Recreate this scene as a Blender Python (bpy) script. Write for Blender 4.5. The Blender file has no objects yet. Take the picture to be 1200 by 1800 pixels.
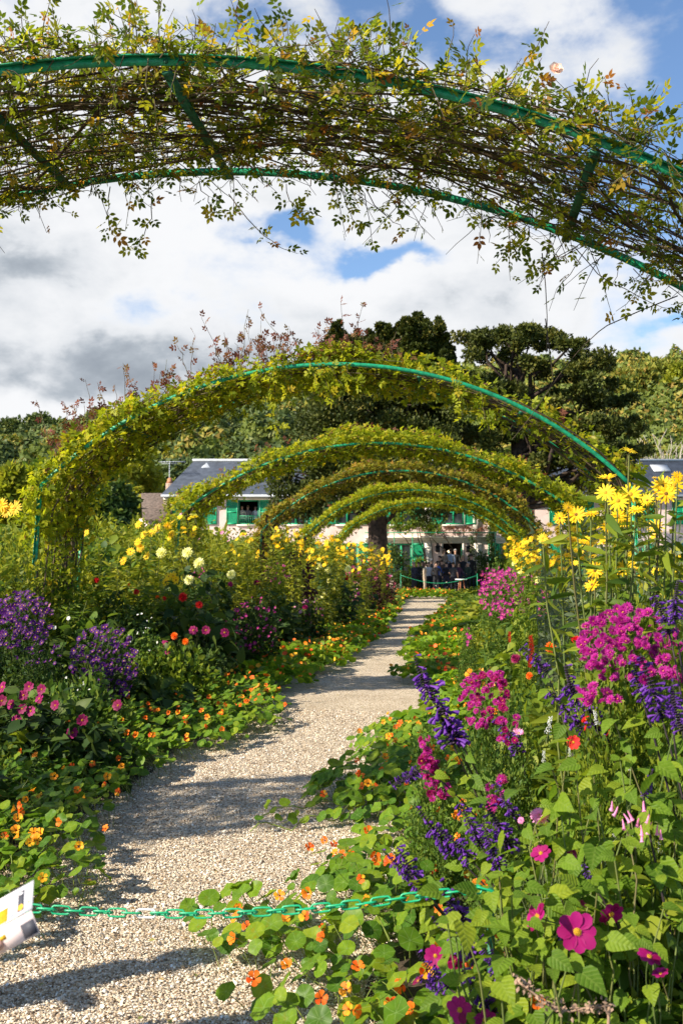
import bpy, math, random
import numpy as np
from mathutils import Vector, Matrix

sc = bpy.context.scene
COL = sc.collection
PI = math.pi
rng = np.random.default_rng(11)
RND = random.Random(5)

# ------------------------------------------------------------------ camera
YAW = math.atan(205 / 1750)
PITCH = math.atan(85 / 1750)
EYE = Vector((0, 0, 1.6))
FWD = Vector((-math.sin(YAW) * math.cos(PITCH), math.cos(YAW) * math.cos(PITCH), math.sin(PITCH)))
RGT = Vector((math.cos(YAW), math.sin(YAW), 0))
UPV = RGT.cross(FWD)
cd = bpy.data.cameras.new('camera')
cam = bpy.data.objects.new('camera', cd)
COL.objects.link(cam)
cam.location = EYE
cam.rotation_euler = (PI / 2 + PITCH, 0, YAW)
cd.sensor_fit = 'VERTICAL'
cd.sensor_height = 36
cd.lens = 35
cd.clip_start = 0.1
cd.clip_end = 6000
cd.dof.use_dof = True
cd.dof.focus_distance = 6.0
cd.dof.aperture_fstop = 6.3
sc.camera = cam


def P(px, py, y):
    """world point that the photograph shows at (px, py) when it stands at depth y"""
    d = FWD + RGT * ((px - 600) / 1750) + UPV * ((900 - py) / 1750)
    return EYE + d * (y / d.y)


# ------------------------------------------------------------------ sun and sky
SUN_TO = Vector((-1.15, -0.80, 1.0)).normalized()      # towards the sun
sd = bpy.data.lights.new('sun', 'SUN')
sd.energy = 5.0
sd.angle = math.radians(0.53)
sd.color = (1.0, 0.92, 0.78)
sun = bpy.data.objects.new('sun', sd)
COL.objects.link(sun)
sun.rotation_euler = (-SUN_TO).to_track_quat('-Z', 'Y').to_euler()
sun.location = (-20, -15, 30)

sc.view_settings.view_transform = 'Standard'
sc.view_settings.look = 'None'
sc.view_settings.gamma = 1
sc.view_settings.use_curve_mapping = False
sc.view_settings.exposure = 0.9
sc.cycles.max_bounces = 8
sc.cycles.transparent_max_bounces = 8
sc.cycles.sample_clamp_indirect = 6

world = bpy.data.worlds.new('World')
sc.world = world
world.use_nodes = True


def build_world():
    nt = world.node_tree
    nt.nodes.clear()
    N, L = nt.nodes.new, nt.links.new

    def val(s, x):
        if isinstance(x, (int, float)):
            s.default_value = x
        else:
            L(x, s)

    def M(op, a, b=0.0, c=None, clamp=False):
        n = N('ShaderNodeMath')
        n.operation = op
        n.use_clamp = clamp
        val(n.inputs[0], a)
        val(n.inputs[1], b)
        if c is not None:
            val(n.inputs[2], c)
        return n.outputs[0]

    def smooth(x, a, b):
        n = N('ShaderNodeMapRange')
        n.interpolation_type = 'SMOOTHSTEP'
        val(n.inputs[0], x)
        n.inputs[1].default_value = a
        n.inputs[2].default_value = b
        return n.outputs[0]

    tc = N('ShaderNodeTexCoord')
    sep = N('ShaderNodeSeparateXYZ')
    L(tc.outputs['Generated'], sep.inputs[0])
    az = M('ARCTAN2', sep.outputs[0], sep.outputs[1])
    el = M('ARCSINE', sep.outputs[2])
    comb = N('ShaderNodeCombineXYZ')
    L(az, comb.inputs[0])
    L(M('MULTIPLY', el, 1.7), comb.inputs[1])

    def noise(scale, detail, rough, off, dist=0.0):
        mp = N('ShaderNodeVectorMath')
        mp.operation = 'ADD'
        L(comb.outputs[0], mp.inputs[0])
        mp.inputs[1].default_value = (off, off * 0.7, off * 1.3)
        n = N('ShaderNodeTexNoise')
        n.inputs['Scale'].default_value = scale
        n.inputs['Detail'].default_value = detail
        n.inputs['Roughness'].default_value = rough
        n.inputs['Distortion'].default_value = dist
        L(mp.outputs[0], n.inputs['Vector'])
        return n.outputs['Fac']

    wx = M('MULTIPLY', M('SUBTRACT', noise(9, 5, .55, 3.1), .5), 0.16)
    wy = M('MULTIPLY', M('SUBTRACT', noise(11, 5, .55, 7.7), .5), 0.10)
    azw = M('ADD', az, wx)
    elw = M('ADD', el, wy)

    def blob(px, py, rx, ry):
        d = (P(px, py, 100) - EYE).normalized()
        a0, e0 = math.atan2(d.x, d.y), math.asin(d.z)
        u = M('DIVIDE', M('SUBTRACT', azw, a0), rx / 1750)
        v = M('DIVIDE', M('SUBTRACT', elw, e0), ry / 1750)
        return M('EXPONENT', M('MULTIPLY', M('ADD', M('MULTIPLY', u, u), M('MULTIPLY', v, v)), -1.0))

    def total(lst):
        t = 0.0
        for w, b in lst:
            t = M('MULTIPLY_ADD', blob(*b), w, t)
        return t

    # holes of blue between the clouds
    holes = total([(.95, (1290, 60, 165, 300)), (.9, (700, 450, 115, 24)), (.95, (505, 395, 60, 28)),
                   (.5, (430, 10, 160, 40)), (.55, (770, 60, 70, 50)), (.42, (900, 110, 130, 36)),
                   (.55, (1150, 575, 60, 16)), (.7, (1190, 330, 80, 120)), (.35, (620, 60, 60, 90)),
                   (.45, (1010, 330, 120, 60))])
    greys = total([(.48, (60, 650, 330, 58)), (.34, (90, 450, 150, 40)), (.28, (330, 640, 250, 50)),
                   (.22, (560, 560, 160, 60)), (.15, (800, 540, 120, 30))])
    whites = total([(.9, (20, 725, 160, 28)), (.45, (330, 410, 220, 60)), (.5, (660, 490, 200, 50))])
    fb = noise(6.5, 9, .58, 1.7, .25)
    fb2 = noise(15, 8, .6, 5.3, .2)
    # away from the part in view the cover is broken cloud on blue
    front = M('MULTIPLY', smooth(M('COSINE', M('SUBTRACT', az, -0.1)), .25, .9), smooth(el, .95, .45))
    base = M('MULTIPLY_ADD', front, .74, -.20)
    cov = M('ADD', base, M('MULTIPLY', M('SUBTRACT', fb, .5), 1.9))
    cov = M('ADD', cov, M('MULTIPLY', M('SUBTRACT', fb2, .5), .55))
    cov = M('SUBTRACT', cov, M('MULTIPLY', holes, .95))
    cov = M('ADD', cov, M('MULTIPLY', whites, .4))
    cov = M('ADD', cov, M('MULTIPLY', greys, .45))
    fac = smooth(cov, -.12, .5)
    grey = M('MULTIPLY_ADD', M('SUBTRACT', fb2, .5), .9, greys)
    grey = M('ADD', grey, M('MULTIPLY', M('SUBTRACT', fb, .52), 1.3))
    grey = M('SUBTRACT', grey, M('MULTIPLY', whites, .5))
    grey = smooth(grey, -.25, 1.05)
    cr = N('ShaderNodeValToRGB')
    L(grey, cr.inputs[0])
    e = cr.color_ramp.elements
    e[0].position, e[0].color = 0, (4.85, 4.9, 5.0, 1)
    e[1].position, e[1].color = 1, (1.5, 1.72, 2.02, 1)
    m = cr.color_ramp.elements.new(.35)
    m.color = (3.95, 4.1, 4.3, 1)
    m = cr.color_ramp.elements.new(.65)
    m.color = (2.35, 2.6, 2.9, 1)
    sky = N('ShaderNodeTexSky')
    sky.sky_type = 'NISHITA'
    sky.sun_disc = False
    sky.sun_elevation = math.asin(SUN_TO.z)
    sky.sun_rotation = math.atan2(SUN_TO.x, SUN_TO.y)
    sky.air_density = 1.0
    sky.dust_density = .1
    sky.ozone_density = 4.0
    mix = N('ShaderNodeMix')
    mix.data_type = 'RGBA'
    L(fac, mix.inputs[0])
    L(sky.outputs[0], mix.inputs[6])
    L(cr.outputs[0], mix.inputs[7])
    bg = N('ShaderNodeBackground')
    bg.inputs[1].default_value = 0.105
    L(mix.outputs[2], bg.inputs[0])
    out = N('ShaderNodeOutputWorld')
    L(bg.outputs[0], out.inputs[0])


build_world()


# ------------------------------------------------------------------ mesh building
class MB:
    """collects numpy pieces and builds ONE mesh"""

    def __init__(s):
        s.V, s.F, s.A, s.n = [], [], [], 0

    def add(s, V, F, mat=0, rnd=0.0):
        V = np.asarray(V, float).reshape(-1, 3)
        s.V.append(V)
        s.A.append(np.broadcast_to(np.asarray(rnd, float), (len(V),)))
        by = {}
        for f in F:
            by.setdefault(len(f), []).append(f)
        for k, fl in by.items():
            s.F.append((np.asarray(fl, int) + s.n, mat))
        s.n += len(V)

    def scatter(s, T, pos, rot, scale, mat=0, rnd=None):
        """T=(verts, [faces...], [mats]) copied to N places; rot (N,3,3) columns = x,y,z axes"""
        TV, TF, TM = T
        N = len(pos)
        if N == 0:
            return
        scale = np.broadcast_to(np.asarray(scale, float), (N,))
        W = np.einsum('nij,kj->nki', rot, TV) * scale[:, None, None] + pos[:, None, :]
        k = len(TV)
        s.V.append(W.reshape(-1, 3))
        if rnd is None:
            rnd = rng.random(N)
        s.A.append(np.repeat(rnd, k))
        off = s.n + np.arange(N) * k
        by = {}
        for f, m in zip(TF, TM):
            by.setdefault((len(f), m), []).append(f)
        for (kk, m), fl in by.items():
            fl = np.asarray(fl, int)
            s.F.append(((off[:, None, None] + fl[None]).reshape(-1, kk), mat + m))
        s.n += N * k

    def box(s, x0, x1, y0, y1, z0, z1, mat=0, rnd=0.0, M=None):
        V = np.array([(x, y, z) for z in (z0, z1) for y in (y0, y1) for x in (x0, x1)], float)
        if M is not None:
            V = np.array([(M @ Vector(v))[:] for v in V])
        s.add(V, [(0, 2, 3, 1), (4, 5, 7, 6), (0, 1, 5, 4), (2, 6, 7, 3), (0, 4, 6, 2), (1, 3, 7, 5)], mat, rnd)

    def tube(s, pts, r, sides=5, mat=0, rnd=0.0, cap=True):
        pts = np.asarray(pts, float)
        n = len(pts)
        r = np.broadcast_to(np.asarray(r, float), (n,))
        t = np.gradient(pts, axis=0)
        t /= np.linalg.norm(t, axis=1)[:, None] + 1e-9
        ref = np.array([0.31, 0.17, 0.93]) if abs(t[0] @ np.array([0, 0, 1.])) < .9 else np.array([.95, .2, .1])
        a = np.cross(t, ref)
        a /= np.linalg.norm(a, axis=1)[:, None] + 1e-9
        b = np.cross(t, a)
        th = np.arange(sides) * 2 * PI / sides
        V = pts[:, None] + r[:, None, None] * (np.cos(th)[None, :, None] * a[:, None] + np.sin(th)[None, :, None] * b[:, None])
        F = []
        for i in range(n - 1):
            for j in range(sides):
                k = (j + 1) % sides
                F.append((i * sides + j, i * sides + k, (i + 1) * sides + k, (i + 1) * sides + j))
        if cap:
            F.append(tuple(range(sides))[::-1])
            F.append(tuple((n - 1) * sides + j for j in range(sides)))
        s.add(V.reshape(-1, 3), F, mat, rnd)

    def mesh(s, name, mats, smooth=False):
        me = bpy.data.meshes.new(name)
        V = np.concatenate(s.V).astype(np.float32)
        tot = np.concatenate([np.full(len(f), f.shape[1]) for f, m in s.F])
        idx = np.concatenate([f.ravel() for f, m in s.F]).astype(np.int32)
        mi = np.concatenate([np.full(len(f), m) for f, m in s.F]).astype(np.int32)
        me.vertices.add(len(V))
        me.vertices.foreach_set('co', V.ravel())
        me.loops.add(len(idx))
        me.loops.foreach_set('vertex_index', idx)
        me.polygons.add(len(tot))
        st = np.concatenate([[0], np.cumsum(tot)[:-1]]).astype(np.int32)
        me.polygons.foreach_set('loop_start', st)
        me.polygons.foreach_set('material_index', mi)
        at = me.attributes.new('rnd', 'FLOAT', 'POINT')
        at.data.foreach_set('value', np.concatenate(s.A).astype(np.float32))
        if smooth:
            me.polygons.foreach_set('use_smooth', np.ones(len(tot), bool))
        for m in (mats if isinstance(mats, (list, tuple)) else [mats]):
            me.materials.append(m)
        me.update(calc_edges=True)
        return me


def unit(v):
    v = np.asarray(v, float)
    return v / (np.linalg.norm(v, axis=-1, keepdims=True) + 1e-9)


def frames(yaxis, zhint):
    """rotation matrices (N,3,3) with local y along yaxis and local z near zhint"""
    y = unit(yaxis)
    x = unit(np.cross(y, zhint))
    z = np.cross(x, y)
    return np.stack([x, y, z], axis=2)


def frames_z(zaxis):
    z = unit(zaxis)
    h = unit(rng.normal(size=z.shape))
    x = unit(np.cross(h, z))
    y = np.cross(z, x)
    return np.stack([x, y, z], axis=2)


def rand_dir(n, up=0.0, spread=1.0):
    v = unit(rng.normal(size=(n, 3))) * spread
    v[:, 2] += up
    return unit(v)


# ------------------------------------------------------------------ objects
def thing(name, label, cat, loc=(0, 0, 0), rz=0.0, group=None):
    o = bpy.data.objects.new(name, None)
    COL.objects.link(o)
    o.empty_display_size = .1
    o.location = loc
    o.rotation_euler = (0, 0, rz)
    o['label'] = label
    o['category'] = cat
    if group:
        o['group'] = group
    return o


def tag(o, label, cat, group=None):
    o['label'] = label
    o['category'] = cat
    if group:
        o['group'] = group
    return o


def part(name, me, parent=None, loc=None, rot=None, scale=None, kind=None, label=None):
    o = bpy.data.objects.new(name, me)
    COL.objects.link(o)
    if parent:
        o.parent = parent
    if loc is not None:
        o.location = loc
    if rot is not None:
        if isinstance(rot, Matrix):
            o.rotation_euler = rot.to_euler()
        else:
            o.rotation_euler = rot
    if scale is not None:
        o.scale = (scale,) * 3 if isinstance(scale, (int, float)) else scale
    if kind:
        o['kind'] = kind
    if label:
        o['label'] = label
    return o


def face_dir(d, spin=None):
    """rotation matrix turning local +Z towards d"""
    d = Vector(d).normalized()
    q = d.to_track_quat('Z', 'Y')
    return (q.to_matrix() @ Matrix.Rotation(RND.uniform(0, 2 * PI) if spin is None else spin, 3, 'Z'))


# ------------------------------------------------------------------ materials
def nodes_of(name):
    m = bpy.data.materials.new(name)
    m.use_nodes = True
    nt = m.node_tree
    nt.nodes.clear()
    return m, nt, nt.nodes.new, nt.links.new


def rand_value(nt):
    """0..1 per leaf (point attribute) shifted per object"""
    N, L = nt.nodes.new, nt.links.new
    a = N('ShaderNodeAttribute')
    a.attribute_name = 'rnd'
    oi = N('ShaderNodeObjectInfo')
    ad = N('ShaderNodeMath')
    ad.operation = 'ADD'
    L(a.outputs['Fac'], ad.inputs[0])
    L(oi.outputs['Random'], ad.inputs[1])
    fr = N('ShaderNodeMath')
    fr.operation = 'FRACT'
    L(ad.outputs[0], fr.inputs[0])
    return fr.outputs[0]


def ramp(nt, fac, stops, interp='LINEAR'):
    cr = nt.nodes.new('ShaderNodeValToRGB')
    cr.color_ramp.interpolation = interp
    els = cr.color_ramp.elements
    while len(els) < len(stops):
        els.new(.5)
    for e, (p, c) in zip(els, stops):
        e.position = p
        e.color = (*c, 1)
    if fac is not None:
        nt.links.new(fac, cr.inputs[0])
    return cr.outputs[0]


def leafmat(name, stops, trans=.35, rough=.5, tint=(1.0, 1.05, .55), veins=False, spec=.14, pinnate=False):
    m, nt, N, L = nodes_of(name)
    col = ramp(nt, rand_value(nt), stops)
    if veins:                                    # pale veins that radiate from the stalk
        tc = N('ShaderNodeTexCoord')
        sp = N('ShaderNodeSeparateXYZ')
        L(tc.outputs['Object'], sp.inputs[0])

        def M(op, a, b=0.0):
            n = N('ShaderNodeMath')
            n.operation = op
            for i, x in ((0, a), (1, b)):
                if isinstance(x, (int, float)):
                    n.inputs[i].default_value = x
                else:
                    L(x, n.inputs[i])
            return n.outputs[0]
        ang = M('ARCTAN2', sp.outputs[0], sp.outputs[1])
        rad = M('SQRT', M('ADD', M('MULTIPLY', sp.outputs[0], sp.outputs[0]), M('MULTIPLY', sp.outputs[1], sp.outputs[1])))
        w = M('MULTIPLY', M('ABSOLUTE', M('SINE', M('MULTIPLY', ang, 4.0))), rad)
        mr = N('ShaderNodeMapRange')
        L(w, mr.inputs[0])
        mr.inputs[1].default_value = .02
        mr.inputs[2].default_value = .085
        mr.inputs[3].default_value = .5
        mr.inputs[4].default_value = 0
        mx = N('ShaderNodeMix')
        mx.data_type = 'RGBA'
        L(mr.outputs[0], mx.inputs[0])
        L(col, mx.inputs[6])
        mx.inputs[7].default_value = (.30, .40, .14, 1)
        no = N('ShaderNodeTexNoise')             # blotches and yellowing that differ from leaf to leaf
        no.noise_dimensions = '4D'
        no.inputs['Scale'].default_value = 1.7
        no.inputs['Detail'].default_value = 6
        L(tc.outputs['Object'], no.inputs['Vector'])
        oi = N('ShaderNodeObjectInfo')
        L(M('MULTIPLY', oi.outputs['Random'], 40.0), no.inputs['W'])
        mx2 = N('ShaderNodeMix')
        mx2.data_type = 'RGBA'
        mx2.blend_type = 'MULTIPLY'
        mx2.inputs[0].default_value = 1
        L(mx.outputs[2], mx2.inputs[6])
        L(ramp(nt, no.outputs['Fac'], [(.28, (1.0, .72, .6)), (.42, (.72, .8, .8)), (.62, (1, 1, 1))]), mx2.inputs[7])
        col = mx2.outputs[2]
    vein_h = None
    if pinnate:                                  # midrib and side veins
        tc = N('ShaderNodeTexCoord')
        sp = N('ShaderNodeSeparateXYZ')
        L(tc.outputs['Object'], sp.inputs[0])

        def M(op, a, b=0.0):
            n = N('ShaderNodeMath')
            n.operation = op
            for i, x in ((0, a), (1, b)):
                if isinstance(x, (int, float)):
                    n.inputs[i].default_value = x
                else:
                    L(x, n.inputs[i])
            return n.outputs[0]
        ax = M('ABSOLUTE', sp.outputs[0])
        s_ = M('ABSOLUTE', M('SINE', M('MULTIPLY', M('SUBTRACT', sp.outputs[1], M('MULTIPLY', ax, .8)), 17.0)))
        w = M('MINIMUM', M('MULTIPLY', s_, .10), ax)
        mr = N('ShaderNodeMapRange')
        L(w, mr.inputs[0])
        mr.inputs[1].default_value = .008
        mr.inputs[2].default_value = .05
        mr.inputs[3].default_value = .28
        mr.inputs[4].default_value = 0
        mx = N('ShaderNodeMix')
        mx.data_type = 'RGBA'
        L(mr.outputs[0], mx.inputs[0])
        L(col, mx.inputs[6])
        mx.inputs[7].default_value = (.26, .33, .07, 1)
        no = N('ShaderNodeTexNoise')
        no.inputs['Scale'].default_value = 6
        no.inputs['Detail'].default_value = 5
        L(tc.outputs['Object'], no.inputs['Vector'])
        mx2 = N('ShaderNodeMix')
        mx2.data_type = 'RGBA'
        mx2.blend_type = 'MULTIPLY'
        mx2.inputs[0].default_value = 1
        L(mx.outputs[2], mx2.inputs[6])
        L(ramp(nt, no.outputs['Fac'], [(.3, (.72, .78, .7)), (.6, (1, 1, 1))]), mx2.inputs[7])
        col = mx2.outputs[2]
        vein_h = s_
    b = N('ShaderNodeBsdfPrincipled')
    if vein_h is not None:
        bp = N('ShaderNodeBump')
        bp.inputs['Strength'].default_value = .35
        bp.inputs['Distance'].default_value = .004
        L(vein_h, bp.inputs['Height'])
        L(bp.outputs[0], b.inputs['Normal'])
    L(col, b.inputs['Base Color'])
    b.inputs['Roughness'].default_value = rough
    b.inputs['Specular IOR Level'].default_value = spec
    t = N('ShaderNodeBsdfTranslucent')
    mul = N('ShaderNodeMix')
    mul.data_type = 'RGBA'
    mul.blend_type = 'MULTIPLY'
    mul.inputs[0].default_value = 1
    L(col, mul.inputs[6])
    mul.inputs[7].default_value = (*[min(1, c) for c in tint], 1)
    br = N('ShaderNodeMix')
    br.data_type = 'RGBA'
    br.blend_type = 'ADD'
    br.inputs[0].default_value = 1.0
    L(mul.outputs[2], br.inputs[6])
    L(mul.outputs[2], br.inputs[7])
    L(br.outputs[2], t.inputs[0])
    ms = N('ShaderNodeMixShader')
    ms.inputs[0].default_value = trans
    L(b.outputs[0], ms.inputs[1])
    L(t.outputs[0], ms.inputs[2])
    o = N('ShaderNodeOutputMaterial')
    L(ms.outputs[0], o.inputs[0])
    return m


def plain(name, col, rough=.6, var=.15, scale=8.0, bump=0.0, spec=.3, metal=0.0, col2=None):
    """base colour with procedural mottling"""
    m, nt, N, L = nodes_of(name)
    tc = N('ShaderNodeTexCoord')
    no = N('ShaderNodeTexNoise')
    no.inputs['Scale'].default_value = scale
    no.inputs['Detail'].default_value = 6
    no.inputs['Roughness'].default_value = .65
    L(tc.outputs['Object'], no.inputs['Vector'])
    c2 = col2 or tuple(c * (1 - 2 * var) for c in col)
    c1 = tuple(min(1, c * (1 + var)) for c in col)
    cc = ramp(nt, no.outputs['Fac'], [(.3, c2), (.62, c1)])
    b = N('ShaderNodeBsdfPrincipled')
    L(cc, b.inputs['Base Color'])
    b.inputs['Roughness'].default_value = rough
    b.inputs['Specular IOR Level'].default_value = spec
    b.inputs['Metallic'].default_value = metal
    if bump:
        bp = N('ShaderNodeBump')
        bp.inputs['Strength'].default_value = bump
        bp.inputs['Distance'].default_value = .02
        L(no.outputs['Fac'], bp.inputs['Height'])
        L(bp.outputs[0], b.inputs['Normal'])
    o = N('ShaderNodeOutputMaterial')
    L(b.outputs[0], o.inputs[0])
    return m


def rndmat(name, stops, rough=.6, interp='LINEAR', spec=.3):
    m, nt, N, L = nodes_of(name)
    b = N('ShaderNodeBsdfPrincipled')
    L(ramp(nt, rand_value(nt), stops, interp), b.inputs['Base Color'])
    b.inputs['Roughness'].default_value = rough
    b.inputs['Specular IOR Level'].default_value = spec
    o = N('ShaderNodeOutputMaterial')
    L(b.outputs[0], o.inputs[0])
    return m


def emis(name, col, s):
    m, nt, N, L = nodes_of(name)
    e = N('ShaderNodeEmission')
    e.inputs[0].default_value = (*col, 1)
    e.inputs[1].default_value = s
    o = N('ShaderNodeOutputMaterial')
    L(e.outputs[0], o.inputs[0])
    return m


G = {}
G['rose'] = leafmat('rose_leaf', [(0, (.055, .085, .010)), (.3, (.105, .14, .012)), (.62, (.20, .215, .016)), (.84, (.33, .29, .022)), (.94, (.36, .20, .025)), (1, (.24, .08, .03))], .5)
G['rose_yellow'] = leafmat('rose_leaf_yellow', [(0, (.10, .135, .010)), (.4, (.22, .25, .013)), (.8, (.36, .36, .018)), (1, (.42, .30, .02))], .42)
G['rose_red'] = leafmat('rose_leaf_red', [(0, (.13, .05, .03)), (.5, (.20, .075, .05)), (.8, (.16, .12, .03)), (1, (.22, .06, .05))], .35, tint=(1, .7, .5))
G['nast'] = leafmat('nasturtium_leaf', [(0, (.06, .135, .012)), (.35, (.105, .195, .014)), (.7, (.165, .26, .015)), (1, (.25, .30, .018))], .36, .42, veins=True)
G['nast_far'] = leafmat('nasturtium_leaf_plain', [(0, (.075, .15, .014)), (.4, (.125, .225, .016)), (.75, (.18, .28, .018)), (1, (.26, .30, .02))], .36, .5)
G['nast_dark'] = leafmat('nasturtium_leaf_shade', [(0, (.035, .085, .02)), (.5, (.06, .13, .02)), (1, (.11, .17, .02))], .3, .42, veins=True)
G['petiole'] = plain('petiole', (.20, .25, .05), .5)
G['fine'] = leafmat('fine_leaf', [(0, (.045, .09, .018)), (.5, (.085, .145, .024)), (1, (.16, .205, .03))], .3)
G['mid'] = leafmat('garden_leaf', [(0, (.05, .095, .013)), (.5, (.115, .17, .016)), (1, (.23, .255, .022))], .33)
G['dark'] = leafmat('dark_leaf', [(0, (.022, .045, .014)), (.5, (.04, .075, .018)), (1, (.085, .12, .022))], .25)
G['grey'] = leafmat('greygreen_leaf', [(0, (.10, .13, .07)), (.5, (.15, .18, .09)), (1, (.22, .25, .12))], .25, tint=(1, 1, .7))
G['yg'] = leafmat('yellowgreen_leaf', [(0, (.12, .15, .018)), (.5, (.22, .24, .022)), (1, (.32, .29, .03))], .35)
G['heart'] = leafmat('heart_leaf', [(0, (.08, .15, .014)), (.5, (.145, .23, .017)), (1, (.25, .295, .02))], .36, .5, pinnate=True)
G['silver'] = leafmat('silver_leaf', [(0, (.30, .33, .28)), (1, (.46, .48, .43))], .15, .8, tint=(1, 1, .9))
G['maroon'] = leafmat('maroon_leaf', [(0, (.04, .012, .018)), (.6, (.09, .025, .03)), (1, (.06, .06, .02))], .25, tint=(1, .6, .6))
G['yew'] = leafmat('yew_leaf', [(0, (.03, .042, .010)), (.5, (.065, .078, .015)), (.85, (.125, .125, .022)), (1, (.17, .135, .028))], .12)
G['pine'] = leafmat('pine_leaf', [(0, (.06, .09, .028)), (.5, (.10, .13, .034)), (1, (.17, .18, .04))], .12)
G['forest'] = leafmat('forest_leaf', [(0, (.10, .135, .03)), (.4, (.16, .19, .036)), (.75, (.25, .25, .042)), (.92, (.33, .27, .05)), (1, (.30, .19, .05))], .2)
G['bark_dark'] = plain('yew_bark', (.055, .036, .026), .9, .35, 6, .6)
G['bark'] = plain('bark', (.11, .075, .05), .9, .35, 6, .6)
G['stem'] = rndmat('rose_stem', [(0, (.05, .032, .02)), (.5, (.10, .068, .038)), (.8, (.15, .11, .06)), (1, (.12, .13, .04))], .75)
G['gstem'] = rndmat('green_stem', [(0, (.09, .13, .03)), (.6, (.16, .19, .05)), (1, (.13, .10, .04))], .6)
G['dstem'] = rndmat('dark_stem', [(0, (.03, .02, .03)), (1, (.07, .055, .045))], .6)


def petal(name, a, b=None, c=None, trans=.3):
    b = b or a
    c = c or b
    return leafmat(name, [(0, a), (.5, b), (1, c)], trans, .55, tint=(1, 1, 1), spec=.2)


F_ = {}
F_['purple'] = petal('petal_purple', (.05, .005, .10), (.08, .008, .145), (.13, .018, .19))
F_['violet'] = petal('petal_violet', (.075, .016, .19), (.125, .032, .29), (.20, .065, .38))
F_['calyx'] = petal('calyx_dark', (.022, .014, .032), (.04, .022, .055), (.06, .04, .05), .1)
F_['magenta'] = petal('petal_magenta', (.27, .007, .145), (.36, .012, .20), (.46, .035, .27))
F_['cerise'] = petal('petal_cerise', (.20, .002, .055), (.28, .004, .095), (.36, .008, .15))
F_['wine'] = petal('petal_wine', (.22, .012, .06), (.30, .015, .10), (.38, .02, .16))
F_['red'] = petal('petal_red', (.50, .012, .01), (.62, .03, .012), (.55, .01, .03))
F_['orange'] = petal('petal_orange', (.75, .10, .008), (.80, .17, .012), (.85, .28, .015))
F_['nast'] = petal('petal_nasturtium', (.72, .075, .008), (.82, .17, .012), (.86, .42, .02))
F_['nast_y'] = petal('petal_nasturtium_yellow', (.84, .30, .012), (.88, .45, .02), (.85, .24, .012))
F_['yellow'] = petal('petal_yellow', (.80, .44, .006), (.85, .56, .012), (.86, .64, .03))
F_['pale'] = petal('petal_pale_yellow', (.78, .74, .28), (.82, .80, .40), (.80, .76, .46))
F_['white'] = petal('petal_white', (.75, .76, .70), (.80, .80, .76), (.82, .8, .74))
F_['pink'] = petal('petal_pink', (.72, .25, .46), (.78, .32, .52), (.74, .36, .55))
F_['blush'] = petal('petal_blush', (.80, .52, .44), (.84, .66, .58), (.82, .60, .46))
F_['disc'] = plain('disc_yellow', (.62, .34, .02), .8, .2, 200, .4)
F_['disc_dark'] = plain('disc_brown', (.20, .10, .015), .9, .3, 200, .4)
F_['throat'] = plain('throat', (.45, .035, .008), .6)

GREEN = plain('green_paint', (.010, .27, .12), .42, .3, 22, .3, .45, col2=(.012, .12, .06))
GREEN_DK = plain('green_paint_weathered', (.018, .12, .065), .55, .3, 30, .25, .4)

# ------------------------------------------------------------------ leaf templates (x width, y length, z normal)
def T_(V, F, M=None):
    return (np.asarray(V, float), F, M or [0] * len(F))


KITE = T_([(0, 0, 0), (.30, .45, .07), (0, 1, -.05), (-.30, .45, .07)], [(0, 1, 2), (0, 2, 3)])
LANCE = T_([(0, 0, 0), (.11, .3, .03), (.09, .65, .01), (0, 1, -.12), (-.09, .65, .01), (-.11, .3, .03), (0, .3, 0), (0, .65, -.02)],
           [(0, 1, 6), (0, 6, 5), (1, 2, 7, 6), (6, 7, 4, 5), (2, 3, 7), (7, 3, 4)])
OVATE = T_([(0, 0, 0), (.22, .16, .03), (.33, .38, .06), (.24, .68, .03), (0, 1, -.14), (-.24, .68, .03), (-.33, .38, .06), (-.22, .16, .03), (0, .38, -.01), (0, .68, -.04)],
           [(0, 1, 2, 8), (0, 8, 6, 7), (8, 2, 3, 9), (6, 8, 9, 5), (3, 4, 9), (9, 4, 5)])
HEART = T_([(0, 0, 0), (.18, -.12, .02), (.38, .02, .06), (.42, .28, .07), (.28, .62, .03), (0, 1.05, -.2),
            (-.28, .62, .03), (-.42, .28, .07), (-.38, .02, .06), (-.18, -.12, .02), (0, .28, -.01), (0, .62, -.05)],
           [(0, 1, 2), (0, 2, 3, 10), (0, 8, 9), (0, 10, 7, 8), (10, 3, 4, 11), (7, 10, 11, 6), (4, 5, 11), (11, 5, 6)])


def merge(items):
    """items: (template, 3x3, offset) -> one template"""
    V, F, M, n = [], [], [], 0
    for T, A, o in items:
        V.append(T[0] @ np.asarray(A, float).T + np.asarray(o, float))
        F += [tuple(i + n for i in f) for f in T[1]]
        M += list(T[2])
        n += len(T[0])
    return (np.concatenate(V), F, M)


def rz2(a, s=1.0):
    return np.array([(math.cos(a), -math.sin(a), 0), (math.sin(a), math.cos(a), 0), (0, 0, 1)]) * s


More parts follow.
